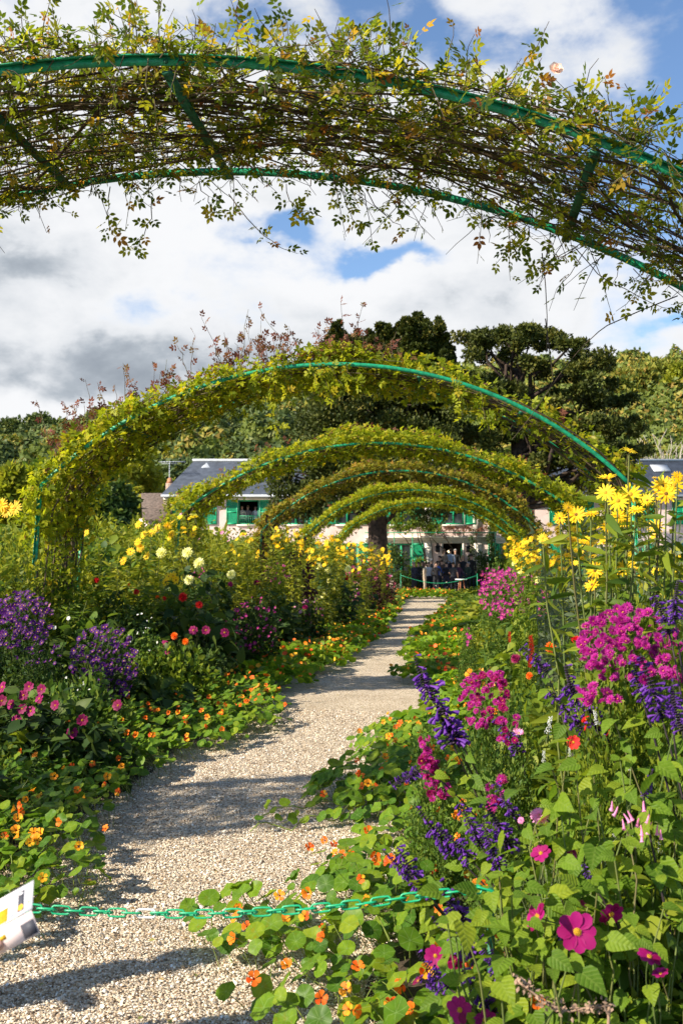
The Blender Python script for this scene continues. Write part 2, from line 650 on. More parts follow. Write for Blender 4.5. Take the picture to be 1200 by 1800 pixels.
LEAFLET = T_([(0, 0, 0), (.24, .28, .05), (.24, .6, .04), (0, 1, -.06), (-.24, .6, .04), (-.24, .28, .05)], [(0, 1, 2, 3), (0, 3, 4, 5)])
COMPOUND = merge([(LEAFLET, rz2(0, .44), (0, .58, 0)), (LEAFLET, rz2(-1.0, .40), (.01, .5, 0)), (LEAFLET, rz2(1.0, .40), (-.01, .52, 0)),
                  (LEAFLET, rz2(-1.15, .34), (.01, .24, 0)), (LEAFLET, rz2(1.15, .34), (-.01, .26, 0)),
                  (T_([(-.012, 0, 0), (.012, 0, 0), (0, .6, 0)], [(0, 1, 2)]), np.eye(3), (0, 0, -.004))])
TRIFOLIO = merge([(KITE, rz2(0, .6), (0, .35, 0)), (KITE, rz2(-1.05, .5), (0, .25, 0)), (KITE, rz2(1.05, .5), (0, .25, 0))])


def disc_leaf(n=10, seed=0, wob=.09):
    r = np.random.default_rng(seed)
    V = [(0, 0, -.10)]
    for rad in (.55, 1.0):
        for i in range(n):
            a = 2 * PI * i / n
            rr = rad * (1 + (r.normal() * .05 if rad == 1 else 0))
            V.append((rr * math.sin(a), rr * math.cos(a), (0 if rad == .55 else .02) + r.normal() * wob * rad))
    F = [(0, 1 + i, 1 + (i + 1) % n) for i in range(n)]
    F += [(1 + i, 1 + n + i, 1 + n + (i + 1) % n, 1 + (i + 1) % n) for i in range(n)]
    return T_(V, F)


def disc_simple(n=7, seed=0):
    r = np.random.default_rng(seed)
    V = [(0, 0, -.15)] + [(math.sin(2 * PI * i / n), math.cos(2 * PI * i / n), r.normal() * .12) for i in range(n)]
    return T_(V, [(0, 1 + i, 1 + (i + 1) % n) for i in range(n)])


# ------------------------------------------------------------------ setting: ground, beds, gravel
EDGE_Y = [3.5, 4.6, 5.2, 6.15, 6.75, 7.67, 8.36, 9.2, 9.8, 10.6, 11.9, 13.3, 15.1, 17, 20.7, 25, 31, 37]
EDGE_L = [-1.9, -1.74, -1.96, -2.2, -2.3, -2.08, -1.91, -1.60, -1.76, -2.0, -2.04, -1.79, -1.51, -1.6, -1.66, -1.64, -1.86, -2.0]
EDGE_RY = [3.5, 5.2, 5.7, 6.4, 7, 7.67, 8.6, 9.5, 10.6, 12.2, 13, 14, 17, 20.7, 25, 31, 37]
EDGE_R = [-.55, -.60, -.55, -.92, -.86, -.84, -.80, -.62, -.48, -.54, -.98, -.84, -1.0, -.95, -.84, -.5, -.38]


def path_edges(y):
    """left and right edge of the clear gravel"""
    l = float(np.interp(y, EDGE_Y, EDGE_L)) + .05 * math.sin(y * 3.1)
    r = float(np.interp(y, EDGE_RY, EDGE_R)) + .05 * math.sin(y * 2.7)
    return l, r


soil = plain('soil', (.055, .038, .024), .95, .3, 12, .8)
field = plain('field', (.07, .10, .03), .95, .3, .05, 0)


def gravel_material(name):
    m, nt, N, L = nodes_of(name)
    tc = N('ShaderNodeTexCoord')
    vo = N('ShaderNodeTexVoronoi')
    vo.inputs['Scale'].default_value = 95
    L(tc.outputs['Object'], vo.inputs['Vector'])
    sep = N('ShaderNodeSeparateColor')
    L(vo.outputs['Color'], sep.inputs[0])
    c = ramp(nt, sep.outputs[0], [(0, (.18, .12, .07)), (.16, (.38, .27, .17)), (.4, (.57, .45, .31)), (.7, (.69, .58, .43)), (.92, (.79, .70, .56)), (1, (.32, .27, .22))])
    no = N('ShaderNodeTexNoise')
    no.inputs['Scale'].default_value = 2.2
    no.inputs['Detail'].default_value = 5
    L(tc.outputs['Object'], no.inputs['Vector'])
    k = ramp(nt, no.outputs['Fac'], [(.3, (.82, .80, .77)), (.65, (1, 1, 1))])
    mx = N('ShaderNodeMix')
    mx.data_type = 'RGBA'
    mx.blend_type = 'MULTIPLY'
    mx.inputs[0].default_value = 1
    L(c, mx.inputs[6])
    L(k, mx.inputs[7])
    b = N('ShaderNodeBsdfPrincipled')
    L(mx.outputs[2], b.inputs['Base Color'])
    b.inputs['Roughness'].default_value = .85
    b.inputs['Specular IOR Level'].default_value = .2
    bp = N('ShaderNodeBump')
    bp.inputs['Strength'].default_value = .9
    bp.inputs['Distance'].default_value = .012
    bp.invert = True
    L(vo.outputs['Distance'], bp.inputs['Height'])
    L(bp.outputs[0], b.inputs['Normal'])
    o = N('ShaderNodeOutputMaterial')
    L(b.outputs[0], o.inputs[0])
    return m


GRAVEL = gravel_material('gravel')
PEBBLE = rndmat('pebble', [(0, (.13, .085, .05)), (.14, (.36, .25, .15)), (.35, (.58, .45, .31)), (.65, (.72, .60, .45)), (.88, (.84, .76, .63)), (.95, (.86, .83, .76)), (1, (.20, .17, .14))], .7)


def setting():
    mb = MB()
    mb.add([(-3000, -3000, -.03), (3000, -3000, -.03), (3000, 3000, -.03), (-3000, 3000, -.03)], [(0, 1, 2, 3)])
    part('ground', mb.mesh('ground', field), kind='structure')
    # two planting beds, slightly heaped
    for x0, x1, name in ((-14.0, -2.2, 0), (-.45, 12.0, 1)):
        nx, ny = 40, 130
        xs, ys = np.linspace(x0, x1, nx), np.linspace(-4, 44, ny)
        X, Y = np.meshgrid(xs, ys)
        edge = np.minimum(np.abs(X - x0), np.abs(X - x1))
        Z = -.005 + .10 * np.clip(edge / .7, 0, 1) + rng.normal(size=X.shape) * .012 * np.clip(edge / .3, 0, 1)
        V = np.stack([X, Y, Z], -1).reshape(-1, 3)
        F = [(j * nx + i, j * nx + i + 1, (j + 1) * nx + i + 1, (j + 1) * nx + i) for j in range(ny - 1) for i in range(nx - 1)]
        mb = MB()
        mb.add(V, F)
        part('planting_bed', mb.mesh('planting_bed', soil, True), kind='structure')
    mb = MB()
    xs, ys = np.linspace(-2.6, .2, 14), np.linspace(-5, 60, 120)
    X, Y = np.meshgrid(xs, ys)
    Z = .012 + .010 * np.sin(X * 3 + Y * 1.3) * np.sin(Y * .8)
    F = [(j * 14 + i, j * 14 + i + 1, (j + 1) * 14 + i + 1, (j + 1) * 14 + i) for j in range(119) for i in range(13)]
    mb.add(np.stack([X, Y, Z], -1).reshape(-1, 3), F)
    part('gravel_path', mb.mesh('gravel_path', GRAVEL, True), kind='structure')
    # forecourt before the house
    mb = MB()
    mb.add([(-30, 44, .01), (40, 44, .01), (40, 66, .01), (-30, 66, .01)], [(0, 1, 2, 3)])
    part('forecourt', mb.mesh('forecourt', GRAVEL), kind='structure')
    # loose stones of the gravel, real geometry near the camera
    n = 125000
    y = 3.1 + 7.5 * rng.random(n) ** 1.5
    x = -2.4 + 2.6 * rng.random(n)
    pos = np.stack([x, y, .014 + .010 * np.sin(x * 3 + y * 1.3) * np.sin(y * .8) + rng.random(n) * .006], -1)
    octa = T_([(1, 0, 0), (.1, 1, .1), (-1, .1, 0), (0, -.9, -.1), (.1, 0, .7), (0, .1, -.7)], [(0, 1, 4), (1, 2, 4), (2, 3, 4), (3, 0, 4)])
    sz = rng.lognormal(-5.55, .42, n).clip(.0018, .0105)
    mb = MB()
    mb.scatter(octa, pos, frames_z(rand_dir(n, 1.3)), sz)
    part('gravel_stones', mb.mesh('gravel_stones', PEBBLE), kind='stuff')
    n = 150                                          # fallen leaves and petals on the gravel
    y = 3.3 + 14 * rng.random(n) ** 1.5
    x = -2.1 + 1.9 * rng.random(n)
    pos = np.stack([x, y, .034 + 0 * x], -1)
    mb = MB()
    mb.scatter(T_([(0, 0, 0), (.3, .45, .15), (0, 1, .05), (-.3, .45, .1)], [(0, 1, 2), (0, 2, 3)]), pos, frames(rand_dir(n) * np.array([1, 1, .1]), rand_dir(n, 2.5)), .016 + .02 * rng.random(n))
    part('fallen_leaves', mb.mesh('fallen_leaves', rndmat('fallen_leaf', [(0, (.16, .09, .04)), (.4, (.30, .17, .06)), (.7, (.42, .30, .08)), (.85, (.20, .22, .05)), (1, (.45, .08, .10))], .8)), kind='stuff')


setting()


# ------------------------------------------------------------------ hills and the wood on them
def hill_h(x, y):
    ridge = 61 + 2.5 * np.sin(x / 38 + .6) - 21 / (1 + np.exp((x + 112) / 16)) + 5 / (1 + np.exp(-(x - 60) / 30))
    t = np.clip((y - 95) / 290, 0, 1)
    return ridge * (t * t * (3 - 2 * t)) ** .9


def hills():
    nx, ny = 120, 60
    xs, ys = np.linspace(-900, 900, nx), np.linspace(90, 900, ny)
    X, Y = np.meshgrid(xs, ys)
    Z = hill_h(X, Y) + rng.normal(size=X.shape) * .4 - .5
    F = [(j * nx + i, j * nx + i + 1, (j + 1) * nx + i + 1, (j + 1) * nx + i) for j in range(ny - 1) for i in range(nx - 1)]
    mb = MB()
    mb.add(np.stack([X, Y, Z], -1).reshape(-1, 3), F)
    part('hills', mb.mesh('hills', plain('hillside', (.055, .07, .025), .95, .3, .04), True), kind='structure')


def crown_template(n, seed, conic=0.0):
    r = np.random.default_rng(seed)
    d = unit(r.normal(size=(n, 3)))
    d[:, 2] = np.abs(d[:, 2]) * 1.1 - .35
    lump = 1 + .25 * np.sin(d[:, 0] * 4 + seed) * np.cos(d[:, 1] * 5 + d[:, 2] * 4)
    p = d * (lump * (.72 + .35 * r.random(n)))[:, None]
    p[:, 2] = p[:, 2] * 1.0 + .9
    if conic:
        p[:, :2] *= (1 - conic * np.clip(p[:, 2] / 2, 0, 1))[:, None]
        p[:, 2] *= 1.35
    t = unit(np.cross(d, r.normal(size=(n, 3))))
    nrm = unit(d + r.normal(size=(n, 3)) * .55)
    y = unit(np.cross(nrm, t))
    x = np.cross(y, nrm)
    R = np.stack([x, y, nrm], 2)
    s = .17 + .14 * r.random(n)
    TRI = np.array([(-.45, -.4, 0), (.45, -.4, 0), (0, .6, .1)])
    V = np.einsum('nij,kj->nki', R, TRI) * s[:, None, None] + p[:, None]
    F = []
    for i in range(n):
        F += [(3 * i, 3 * i + 1, 3 * i + 2)]
    return (V.reshape(-1, 3), F, [0] * len(F))


def forest():
    temps = [crown_template(520, 1), crown_template(520, 2), crown_template(420, 3, .5), crown_template(520, 4)]
    n = 2500
    y = 105 + 290 * rng.random(n) ** .8
    x = -.53 * y - 6 + (.82 * y + 12) * rng.random(n)
    z = hill_h(x, y)
    sz = 2.4 + 2.0 * rng.random(n) + y * .002
    kind = rng.integers(0, 4, n)
    # pines mostly on the left half of the hill
    pine = (x < -.08 * y) & (rng.random(n) < .6)
    mb = MB()
    for k in range(4):
        sel = kind == k
        m = int(sel.sum())
        a = rng.random(m) * 2 * PI
        R = np.zeros((m, 3, 3))
        R[:, 0, 0], R[:, 0, 1], R[:, 1, 0], R[:, 1, 1], R[:, 2, 2] = np.cos(a), -np.sin(a), np.sin(a), np.cos(a), 1
        tone = np.clip(rng.random(m) * .9 + .05, 0, 1)
        T = temps[k]
        pm = pine[sel]
        pos = np.stack([x[sel], y[sel], z[sel] - .4], -1)
        for flag, mat in ((pm, 1), (~pm, 0)):
            mm = int(flag.sum())
            kk = len(T[0])
            W = np.einsum('nij,kj->nki', R[flag], T[0]) * sz[sel][flag][:, None, None] + pos[flag][:, None]
            mb.V.append(W.reshape(-1, 3))
            v = tone[flag][:, None] * .62 + np.repeat(rng.random((mm, kk // 3)), 3, axis=1) * .36
            mb.A.append(v.ravel())
            off = mb.n + np.arange(mm) * kk
            mb.F.append(((off[:, None, None] + np.asarray(T[1])[None]).reshape(-1, 3), mat))
            mb.n += mm * kk
    part('hillside_wood', mb.mesh('hillside_wood', [G['forest'], G['pine']]), kind='stuff')


hills()
forest()


# ------------------------------------------------------------------ trees
def limb_pts(a, b, n=6, wob=.1):
    a, b = np.asarray(a, float), np.asarray(b, float)
    t = np.linspace(0, 1, n)[:, None]
    p = a + (b - a) * t
    L = np.linalg.norm(b - a)
    p[1:-1] += rng.normal(size=(n - 2, 3)) * wob * L * .25
    p[:, 2] += (np.sin(t[:, 0] * PI) * .06 * L)
    return p


def tree(name, label, cat, x, y, clumps, leaf, mat, trunk_r, trunk_h, per, flat=.6, group=None, lean=(0, 0), limbs=True, z0=0.0, template=KITE, aim=0.35):
    """clumps: (dx, dy, z, radius); trunk and limbs carry them"""
    t = thing(name, label, cat, (x, y, z0), 0, group)
    mb = MB()
    top = np.array([lean[0], lean[1], trunk_h])
    pts = limb_pts((0, 0, -.1), top, 7, .06)
    mb.tube(pts, np.linspace(trunk_r * 1.25, trunk_r * .55, 7), 8)
    bark = G['bark_dark' if name == 'yew_tree' else 'bark']
    part('trunk', mb.mesh('trunk', bark, True), t)
    if limbs:
        mb = MB()
        for c in clumps:
            if RND.random() < (.75 if trunk_r < .4 else .16) and (trunk_r < .4 or c[2] > 5):
                h = min(1, max(.25, (c[2] / trunk_h) * RND.uniform(.55, .9)))
                a = pts[int(h * 6)]
                mb.tube(limb_pts(a, c[:3], 6, .25), np.linspace(trunk_r * .33, trunk_r * .06, 6), 4)
        part('limbs', mb.mesh('limbs', bark, True), t)
    mb = MB()
    C = np.array(clumps, float)
    n = len(C) * per
    ci = np.repeat(np.arange(len(C)), per)
    d = rand_dir(n, .12)
    lump = 1 + .3 * np.sin(d[:, 0] * 6 + ci) * np.cos(d[:, 1] * 5 + d[:, 2] * 6 + ci * 1.7)
    r = C[ci, 3] * lump * (rng.random(n) ** .5) * (1 + .35 * rng.random(n) ** 4)
    pos = C[ci, :3] + d * r[:, None] * np.array([1, 1, flat])
    ydir = unit(d + rng.normal(size=(n, 3)) * .7 + np.array([0, 0, aim]))
    nrm = unit(d * .8 + rng.normal(size=(n, 3)) * .6 + np.array([0, 0, .4]))
    tone = np.clip(rng.random(len(C))[ci] * .45 + rng.random(n) * .55, 0, .999)
    mb.scatter(template, pos, frames(ydir, nrm), leaf * (.6 + .8 * rng.random(n)), 0, tone)
    part('crown', mb.mesh('crown', mat), t, kind=None)
    return t


def crown_clumps(n, prof, H0, H1, rr, seed=0, squash=1.0):
    r = np.random.default_rng(seed)
    out = []
    for i in range(n):
        h = r.random()
        R = prof(h) * (.35 + .68 * math.sqrt(r.random()))
        a = r.random() * 2 * PI
        out.append((R * math.cos(a), R * math.sin(a) * squash, H0 + (H1 - H0) * h, rr * (.7 + .6 * r.random())))
    return out


def trees():
    # twin-crowned yew with upright leaders (left of the door)
    cl = []
    base = P(665, 960, 47)
    y0 = 47.0
    def at(px, py, dy=0.0):
        p = P(px, py, y0 + dy)
        return (p.x - base.x, dy, p.z)
    r = random.Random(3)
    spires = [(592, 575), (612, 600), (640, 598), (668, 572), (688, 590), (712, 572), (735, 562), (752, 575), (772, 570), (570, 610), (655, 620), (722, 600), (602, 590), (578, 596), (625, 592), (650, 590), (678, 580), (700, 578), (724, 566), (745, 578), (762, 582), (781, 592), (790, 612), (562, 628)]
    for (px, py) in spires:
        n = 15
        dd = r.uniform(-1.5, 1.5)
        for k in range(n):
            f = k / n
            xx, yy = px - f * (px - 675) * .12, py + f * 130
            p = at(xx + r.uniform(-2, 2), yy, dd)
            cl.append((*p, .06 + .13 * f))
            for sg in (-1, 1):
                if r.random() < .8:
                    p = at(xx + sg * (3 + 13 * f) * r.uniform(.6, 1.5), yy + r.uniform(-9, 2), dd + r.uniform(-.6, .6))
                    cl.append((*p, .07 + .12 * f))
    for k in range(230):
        f = r.random()
        w = 70 + 70 * math.sin(f * PI)
        p = at(675 + r.uniform(-w, w) * 1.05, 665 + f * 215, r.uniform(-2.8, 2.8))
        cl.append((*p, r.uniform(.42, .85)))
        if k % 2:
            cl.append((*p, .5))
    for k in range(16):
        p = at(560 + r.random() * 60, 800 + r.random() * 90, r.uniform(-2, 1))
        cl.append((*p, r.uniform(.3, .6)))
    for k in range(40):
        p = at(480 + r.random() * 85, 808 + r.random() * 100, r.uniform(-1.5, 1))
        cl.append((*p, r.uniform(.25, .5)))
    for k in range(5):
        p = at(738 + r.random() * 40, 868 + r.random() * 55, -1.5)
        cl.append((*p, .38))
    tree('yew_tree', 'old yew with upright leaders and thick brown trunk left of the house door', 'tree', base.x, y0, cl, .17, G['yew'], .44, 7.5, 190, 1.0, aim=.7)
    # spreading tiered yew to the right
    cl = []
    base = P(915, 960, 48)
    y0 = 48.0
    tiers = [(835, 590, 34), (868, 583, 30), (905, 592, 26), (935, 578, 26), (962, 588, 32), (1000, 600, 34), (1030, 618, 30), (1048, 632, 18),
             (860, 620, 40), (925, 628, 34), (990, 640, 44), (845, 655, 38), (905, 668, 40), (1045, 668, 30), (1010, 690, 50), (1070, 700, 40), (870, 700, 40), (930, 712, 40),
             (1085, 740, 42), (1040, 735, 50), (980, 745, 46), (900, 750, 46), (840, 760, 40), (1100, 785, 36), (1060, 790, 48), (1010, 800, 46), (950, 805, 46), (890, 815, 46), (830, 815, 36), (1090, 820, 26)]
    for (px, py, w) in tiers:
        for k in range(11 if py > 680 else 7):
            p = at(px + r.uniform(-w, w), py + abs(r.gauss(0, 1)) * 10, r.uniform(-2.2, 2.2))
            cl.append((*p, r.uniform(.24, .52)))
    for k in range(30):
        p = at(850 + r.random() * 230, 830 + r.random() * 45, r.uniform(-1, 2.5))
        cl.append((*p, r.uniform(.4, .7)))
    tree('yew_tree', 'broad dark yew with flat tiered boughs towering over the right of the house', 'tree', base.x, y0, cl, .17, G['yew'], .5, 10.5, 270, .62)
    # foreground of the hill at left: bushy trees behind the annex and the bed
    for i, (px, py, ytop, y, w, mat, lab) in enumerate([
            (150, 960, 762, 62, 60, 'yg', 'yellow-green tree beyond the bed, at left of the brown annex roof'),
            (225, 960, 785, 70, 60, 'yg', 'rounded olive tree behind the chimney with the aerial'),
            (195, 985, 848, 38, 48, 'dark', 'dark clipped shrub in front of the brown annex roof'),
            (20, 985, 828, 30, 44, 'yg', 'leafy yellow-green shrub at the far left edge behind the tall yellow flowers'),
            (95, 985, 818, 44, 46, 'mid', 'green bush under the left shoulder of the second arch'),
            (275, 985, 840, 74, 34, 'yg', 'pale feathery tree just behind the chimney')]):
        b = P(px, py, y)
        tp = P(px, ytop, y)
        wm = w * y / 1750
        H = tp.z
        cl = crown_clumps(46, lambda h: wm * (.75 + .35 * math.sin(h * PI)), H * .22, H - wm * .2, wm * .36, 20 + i, .8)
        tree('bushy_tree' if y > 50 else 'shrub', lab, 'tree' if y > 50 else 'shrub', b.x, y, cl, .16 + y * .0035, G[mat], .16, H * .6, 190, .8, aim=.2)
    # trees of the slope at right that stand apart
    for i, (px, ytop, y, w, mat, lab) in enumerate([
            (1110, 648, 240, 44, 'forest', 'rounded green tree on the crest of the right hill beside the yew'),
            (1160, 638, 250, 46, 'forest', 'tallest leafy tree on the crest of the right hill'),
            (1195, 640, 235, 36, 'yg', 'yellowing tree at the right edge of the hill crest'),
            (20, 742, 300, 40, 'pine', 'dark pine at the left end of the far hill crest'),
            (70, 728, 310, 30, 'pine', 'taller dark pine on the left hill crest')]):
        p = P(px, ytop, y)
        g = float(hill_h(np.array(p.x), np.array(y)))
        wm = w * y / 1750
        H = max(6, p.z - g)
        cl = crown_clumps(34, lambda h: wm * (.95 - .5 * h), H * .25, H * .93, wm * .34, 50 + i, .8)
        tree('hill_tree', lab, 'tree', p.x, y, cl, 1.1, G[mat], .35, H * .7, 150, .8, z0=g)
    # bare pale shrub above the right roof
    b = P(1165, 800, 95)
    t = thing('bare_shrub', 'pale leafless shrub above the right-hand roof ridge', 'shrub', (b.x, 95, 0))
    mb = MB()
    for k in range(50):
        a = (RND.uniform(-.6, .6), RND.uniform(-.6, .6), 6)
        mb.tube(limb_pts(a, (RND.uniform(-2.6, 2.6), RND.uniform(-2, 2), RND.uniform(10.5, 13.6)), 6, .2), np.linspace(.07, .02, 6), 4)
    part('branches', mb.mesh('branches', plain('pale_bark', (.38, .33, .26), .9)), t)
    mb = MB()
    mb.tube([(0, 0, -.1), (0, 0, 3), (.1, 0, 6.2)], [.3, .25, .18], 7)
    part('trunk', mb.mesh('trunk', G['bark']), t)


trees()

# ------------------------------------------------------------------ the house (facade parallel to the picture)
HD = 56.0
HF = Vector((-math.sin(YAW), math.cos(YAW), 0))
HOUSE_O = EYE + HF * HD
HOUSE_O.z = 0
S_ = HD / 1750


def hx(px):
    return (px - 600) * S_


def hz(py):
    return 1.6 + (985 - py) * S_


PINK = plain('pink_plaster', (.80, .63, .57), .9, .10, 1.3, .15, .2, col2=(.70, .50, .44))
CREAM = plain('cream_stone', (.74, .68, .58), .85, .1, 2.5, .1)
SLATE = plain('slate', (.055, .065, .085), .55, .25, 3.0, .2, .4)
ZINC = plain('zinc', (.45, .47, .5), .4, .1, 3, 0, .5)
BROWNTILE = plain('brown_tile', (.13, .095, .075), .9, .35, 7, .8)
BRICK = plain('brick_red', (.36, .15, .08), .9, .3, 9, .5)
POT = plain('chimney_pot', (.45, .20, .10), .8)
DARKROOM = plain('dark_room', (.035, .03, .028), .9)
SHUT = plain('shutter_green', (.01, .33, .15), .5, .12, 3, 0, .4)
CURTAIN = plain('curtain', (.55, .53, .48), .9)


def glass_mat():
    m, nt, N, L = nodes_of('window_glass')
    b = N('ShaderNodeBsdfPrincipled')
    b.inputs['Base Color'].default_value = (.03, .035, .04, 1)
    b.inputs['Roughness'].default_value = .06
    b.inputs['Specular IOR Level'].default_value = .7
    o = N('ShaderNodeOutputMaterial')
    L(b.outputs[0], o.inputs[0])
    return m


GLASS = glass_mat()


def house():
    t = thing('house', 'long pink house with green shutters and slate roof at the end of the path', 'house', HOUSE_O[:], YAW)
    x0, x1 = hx(288), hx(1500)
    zt = 5.2
    cs = [342, 437, 520, 610, 705, 797, 896, 1004, 1112, 1220, 1328, 1436]
    W2 = 18.5
    ups = [(hx(c - W2), hx(c + W2), 3.62, 5.0) for c in cs]
    lows = [(hx(c - W2), hx(c + W2), .75, 2.55) for c in cs if c != 797]
    door = (hx(778), hx(812), .45, 2.56)
    ops = ups + lows + [door]
    xs = sorted({x0, x1} | {o[0] for o in ops} | {o[1] for o in ops})
    zs = sorted({0, zt} | {o[2] for o in ops} | {o[3] for o in ops})
    mb = MB()
    for i in range(len(xs) - 1):
        for j in range(len(zs) - 1):
            cx, cz = (xs[i] + xs[i + 1]) / 2, (zs[j] + zs[j + 1]) / 2
            if any(o[0] < cx < o[1] and o[2] < cz < o[3] for o in ops):
                continue
            mb.add([(xs[i], 0, zs[j]), (xs[i + 1], 0, zs[j]), (xs[i + 1], 0, zs[j + 1]), (xs[i], 0, zs[j + 1])], [(0, 1, 2, 3)])
    mb.add([(x0, 0, 0), (x0, 8, 0), (x0, 8, zt), (x0, 0, zt), (x1, 0, 0), (x1, 8, 0), (x1, 8, zt), (x1, 0, zt)], [(0, 3, 2, 1), (4, 5, 6, 7), (1, 2, 6, 5)])
    part('wall', mb.mesh('wall', PINK), t)
    # roof
    mb = MB()
    xr0, xr1 = hx(322), x1 - 1
    ez, rzz = 5.24, 7.62
    e0, e1 = x0 - .15, x1 + .3
    V = [(e0, -.35, ez), (e1, -.35, ez), (xr1, 4, rzz), (xr0, 4, rzz), (e0, 8.3, ez), (e1, 8.3, ez)]
    mb.add(V, [(0, 1, 2, 3), (5, 4, 3, 2), (4, 0, 3), (1, 5, 2)])
    roof = part('roof', mb.mesh('roof', SLATE), t)
    mb = MB()
    mb.box(xr0 - .1, xr1, 3.9, 4.1, rzz - .04, rzz + .1)
    part('ridge_cap', mb.mesh('ridge_cap', ZINC), roof)
    for c in (1190, 1320):
        f = (7.0 - ez) / (rzz - ez)
        xx = hx(c)
        A = Matrix.Translation((xx, -.35 + 4.35 * f, 7.0)) @ Matrix.Rotation(math.atan2(rzz - ez, 4.35), 4, 'X')
        mb = MB()
        mb.box(-.5, .5, -.45, .45, .02, .10, M=A)
        sk = part('skylight', mb.mesh('skylight', ZINC), roof)
    for c in (347, 1154):
        mb = MB()
        xx, zz = hx(c), 7.25
        yy = -.35 + 4.35 * (zz - ez) / (rzz - ez)
        mb.add([(xx - .3, yy - .25, zz - .16), (xx + .3, yy - .25, zz - .16), (xx, yy + .35, zz + .22), (xx, yy - .2, zz + .10)], [(0, 1, 3), (0, 3, 2), (1, 2, 3)])
        part('roof_vent', mb.mesh('roof_vent', ZINC), roof)
    mb = MB()
    mb.box(e0 + .05, e1 - .05, -.46, -.28, ez - .10, ez + .03)
    part('gutter', mb.mesh('gutter', ZINC), t)
    mb = MB()
    mb.box(x0 - .02, x1 + .02, -.12, -.003, 5.0, 5.135)
    part('cornice', mb.mesh('cornice', CREAM), t)
    mb = MB()
    mb.box(hx(640), hx(900), -.16, -.003, 2.72, 2.84)
    mb.box(hx(640), hx(900), -.24, -.003, 2.843, 2.97)
    part('belt_course', mb.mesh('belt_course', CREAM), t)
    for c, w in ((752, 13), (838, 15), (860, 6), (676, 8)):
        mb = MB()
        mb.box(hx(c) - w * S_ / 2, hx(c) + w * S_ / 2, -.06, -.003, 0, 2.717)
        mb.box(hx(c) - w * S_ / 2, hx(c) + w * S_ / 2, -.06, -.003, 2.973, 4.997)
        part('pilaster', mb.mesh('pilaster', CREAM), t)
    mb = MB()                                     # masonry band above the lower windows
    mb.box(hx(640), hx(900), -.03, -.002, 2.57, 2.717)
    part('frieze', mb.mesh('frieze', CREAM), t)

    # windows: frame > panes, sill; shutters
    def window(a, b, z0, z1, opened=False):
        mb = MB()
        fw = .07
        mb.box(a, a + fw, .02, .14, z0, z1)
        mb.box(b - fw, b, .02, .14, z0, z1)
        mb.box(a + fw, b - fw, .02, .14, z1 - fw, z1)
        mb.box(a + fw, b - fw, .02, .14, z0, z0 + fw)
        if not opened:
            mb.box((a + b) / 2 - .05, (a + b) / 2 + .05, .03, .13, z0 + fw, z1 - fw)
            mb.box(a + fw, b - fw, .05, .11, (z0 + z1) / 2 - .025, (z0 + z1) / 2 + .025)
        w = part('window', mb.mesh('window', SHUT), t)
        mb = MB()
        mb.box(a - .08, b + .08, -.10, -.003, z0 - .09, z0 - .003)
        part('sill', mb.mesh('sill', CREAM), w)
        if not opened:
            m_ = (a + b) / 2
            for xa, xb in ((a + fw, m_ - .05), (m_ + .05, b - fw)):
                for za, zb in ((z0 + fw, (z0 + z1) / 2 - .025), ((z0 + z1) / 2 + .025, z1 - fw)):
                    mb = MB()
                    mb.add([(xa, .09, za), (xb, .09, za), (xb, .09, zb), (xa, .09, zb)], [(0, 1, 2, 3)])
                    part('pane', mb.mesh('pane', GLASS), w)
        else:                                     # window thrown open: a dim room and a railing
            mb = MB()
            mb.box(a + fw, b - fw, -.04, -.02, z0 + .46, z0 + .50)
            for k in range(9):
                xx = a + fw + (b - a - 2 * fw) * (k + .5) / 9
                mb.box(xx - .012, xx + .012, -.036, -.022, z0, z0 + .46)
            part('railing', mb.mesh('railing', GREEN), w)
            mb = MB()
            zf = z0 - .59
            mb.add([(a, .15, zf), (b, .15, zf), (b, 2.2, zf), (a, 2.2, zf), (a, .15, z1), (b, .15, z1), (b, 2.2, z1), (a, 2.2, z1)],
                   [(0, 1, 2, 3), (4, 7, 6, 5), (0, 3, 7, 4), (1, 5, 6, 2), (3, 2, 6, 7)])
            part('room', mb.mesh('room', DARKROOM), w)
        return w

    def shutter(xa, xb, z0, z1, ang=0.0):
        mb = MB()
        w = xb - xa
        mb.box(xa, xa + .07, -.075, -.03, z0, z1)
        mb.box(xb - .07, xb, -.075, -.03, z0, z1)
        for zz in (z0, (z0 + z1) / 2 - .04, z1 - .08):
            mb.box(xa + .07, xb - .07, -.073, -.032, zz, zz + .08)
        s = part('shutter', mb.mesh('shutter', SHUT), t)
        mb = MB()
        for za, zb in ((z0 + .08, (z0 + z1) / 2 - .04), ((z0 + z1) / 2 + .04, z1 - .08)):
            n = int((zb - za) / .06)
            for k in range(n):
                z = za + (zb - za) * (k + .5) / n
                mb.add([(xa + .07, -.068, z - .035), (xb - .07, -.068, z - .035), (xb - .07, -.036, z + .025), (xa + .07, -.036, z + .025)], [(0, 1, 2, 3)])
        part('louvres', mb.mesh('louvres', SHUT), s, kind='stuff')
    for c, (a, b, z0, z1) in zip(cs, ups):
        window(a, b, z0, z1, c in (437, 342))
        shutter(a - .66, a - .02, z0, z1)
        shutter(b + .02, b + .66, z0, z1)
    for (a, b, z0, z1) in lows:
        window(a, b, z0, z1)
        shutter(a - .66, a - .02, z0, z1)
        shutter(b + .02, b + .66, z0, z1)
    # open doorway
    a, b, z0, z1 = door
    mb = MB()
    mb.add([(a, .02, z0), (b, .02, z0), (b, 4, z0), (a, 4, z0), (a, .02, z1), (b, .02, z1), (b, 4, z1), (a, 4, z1)],
           [(0, 1, 2, 3), (4, 7, 6, 5), (0, 3, 7, 4), (1, 5, 6, 2), (3, 2, 6, 7)])
    part('hallway', mb.mesh('hallway', DARKROOM), t)
    mb = MB()
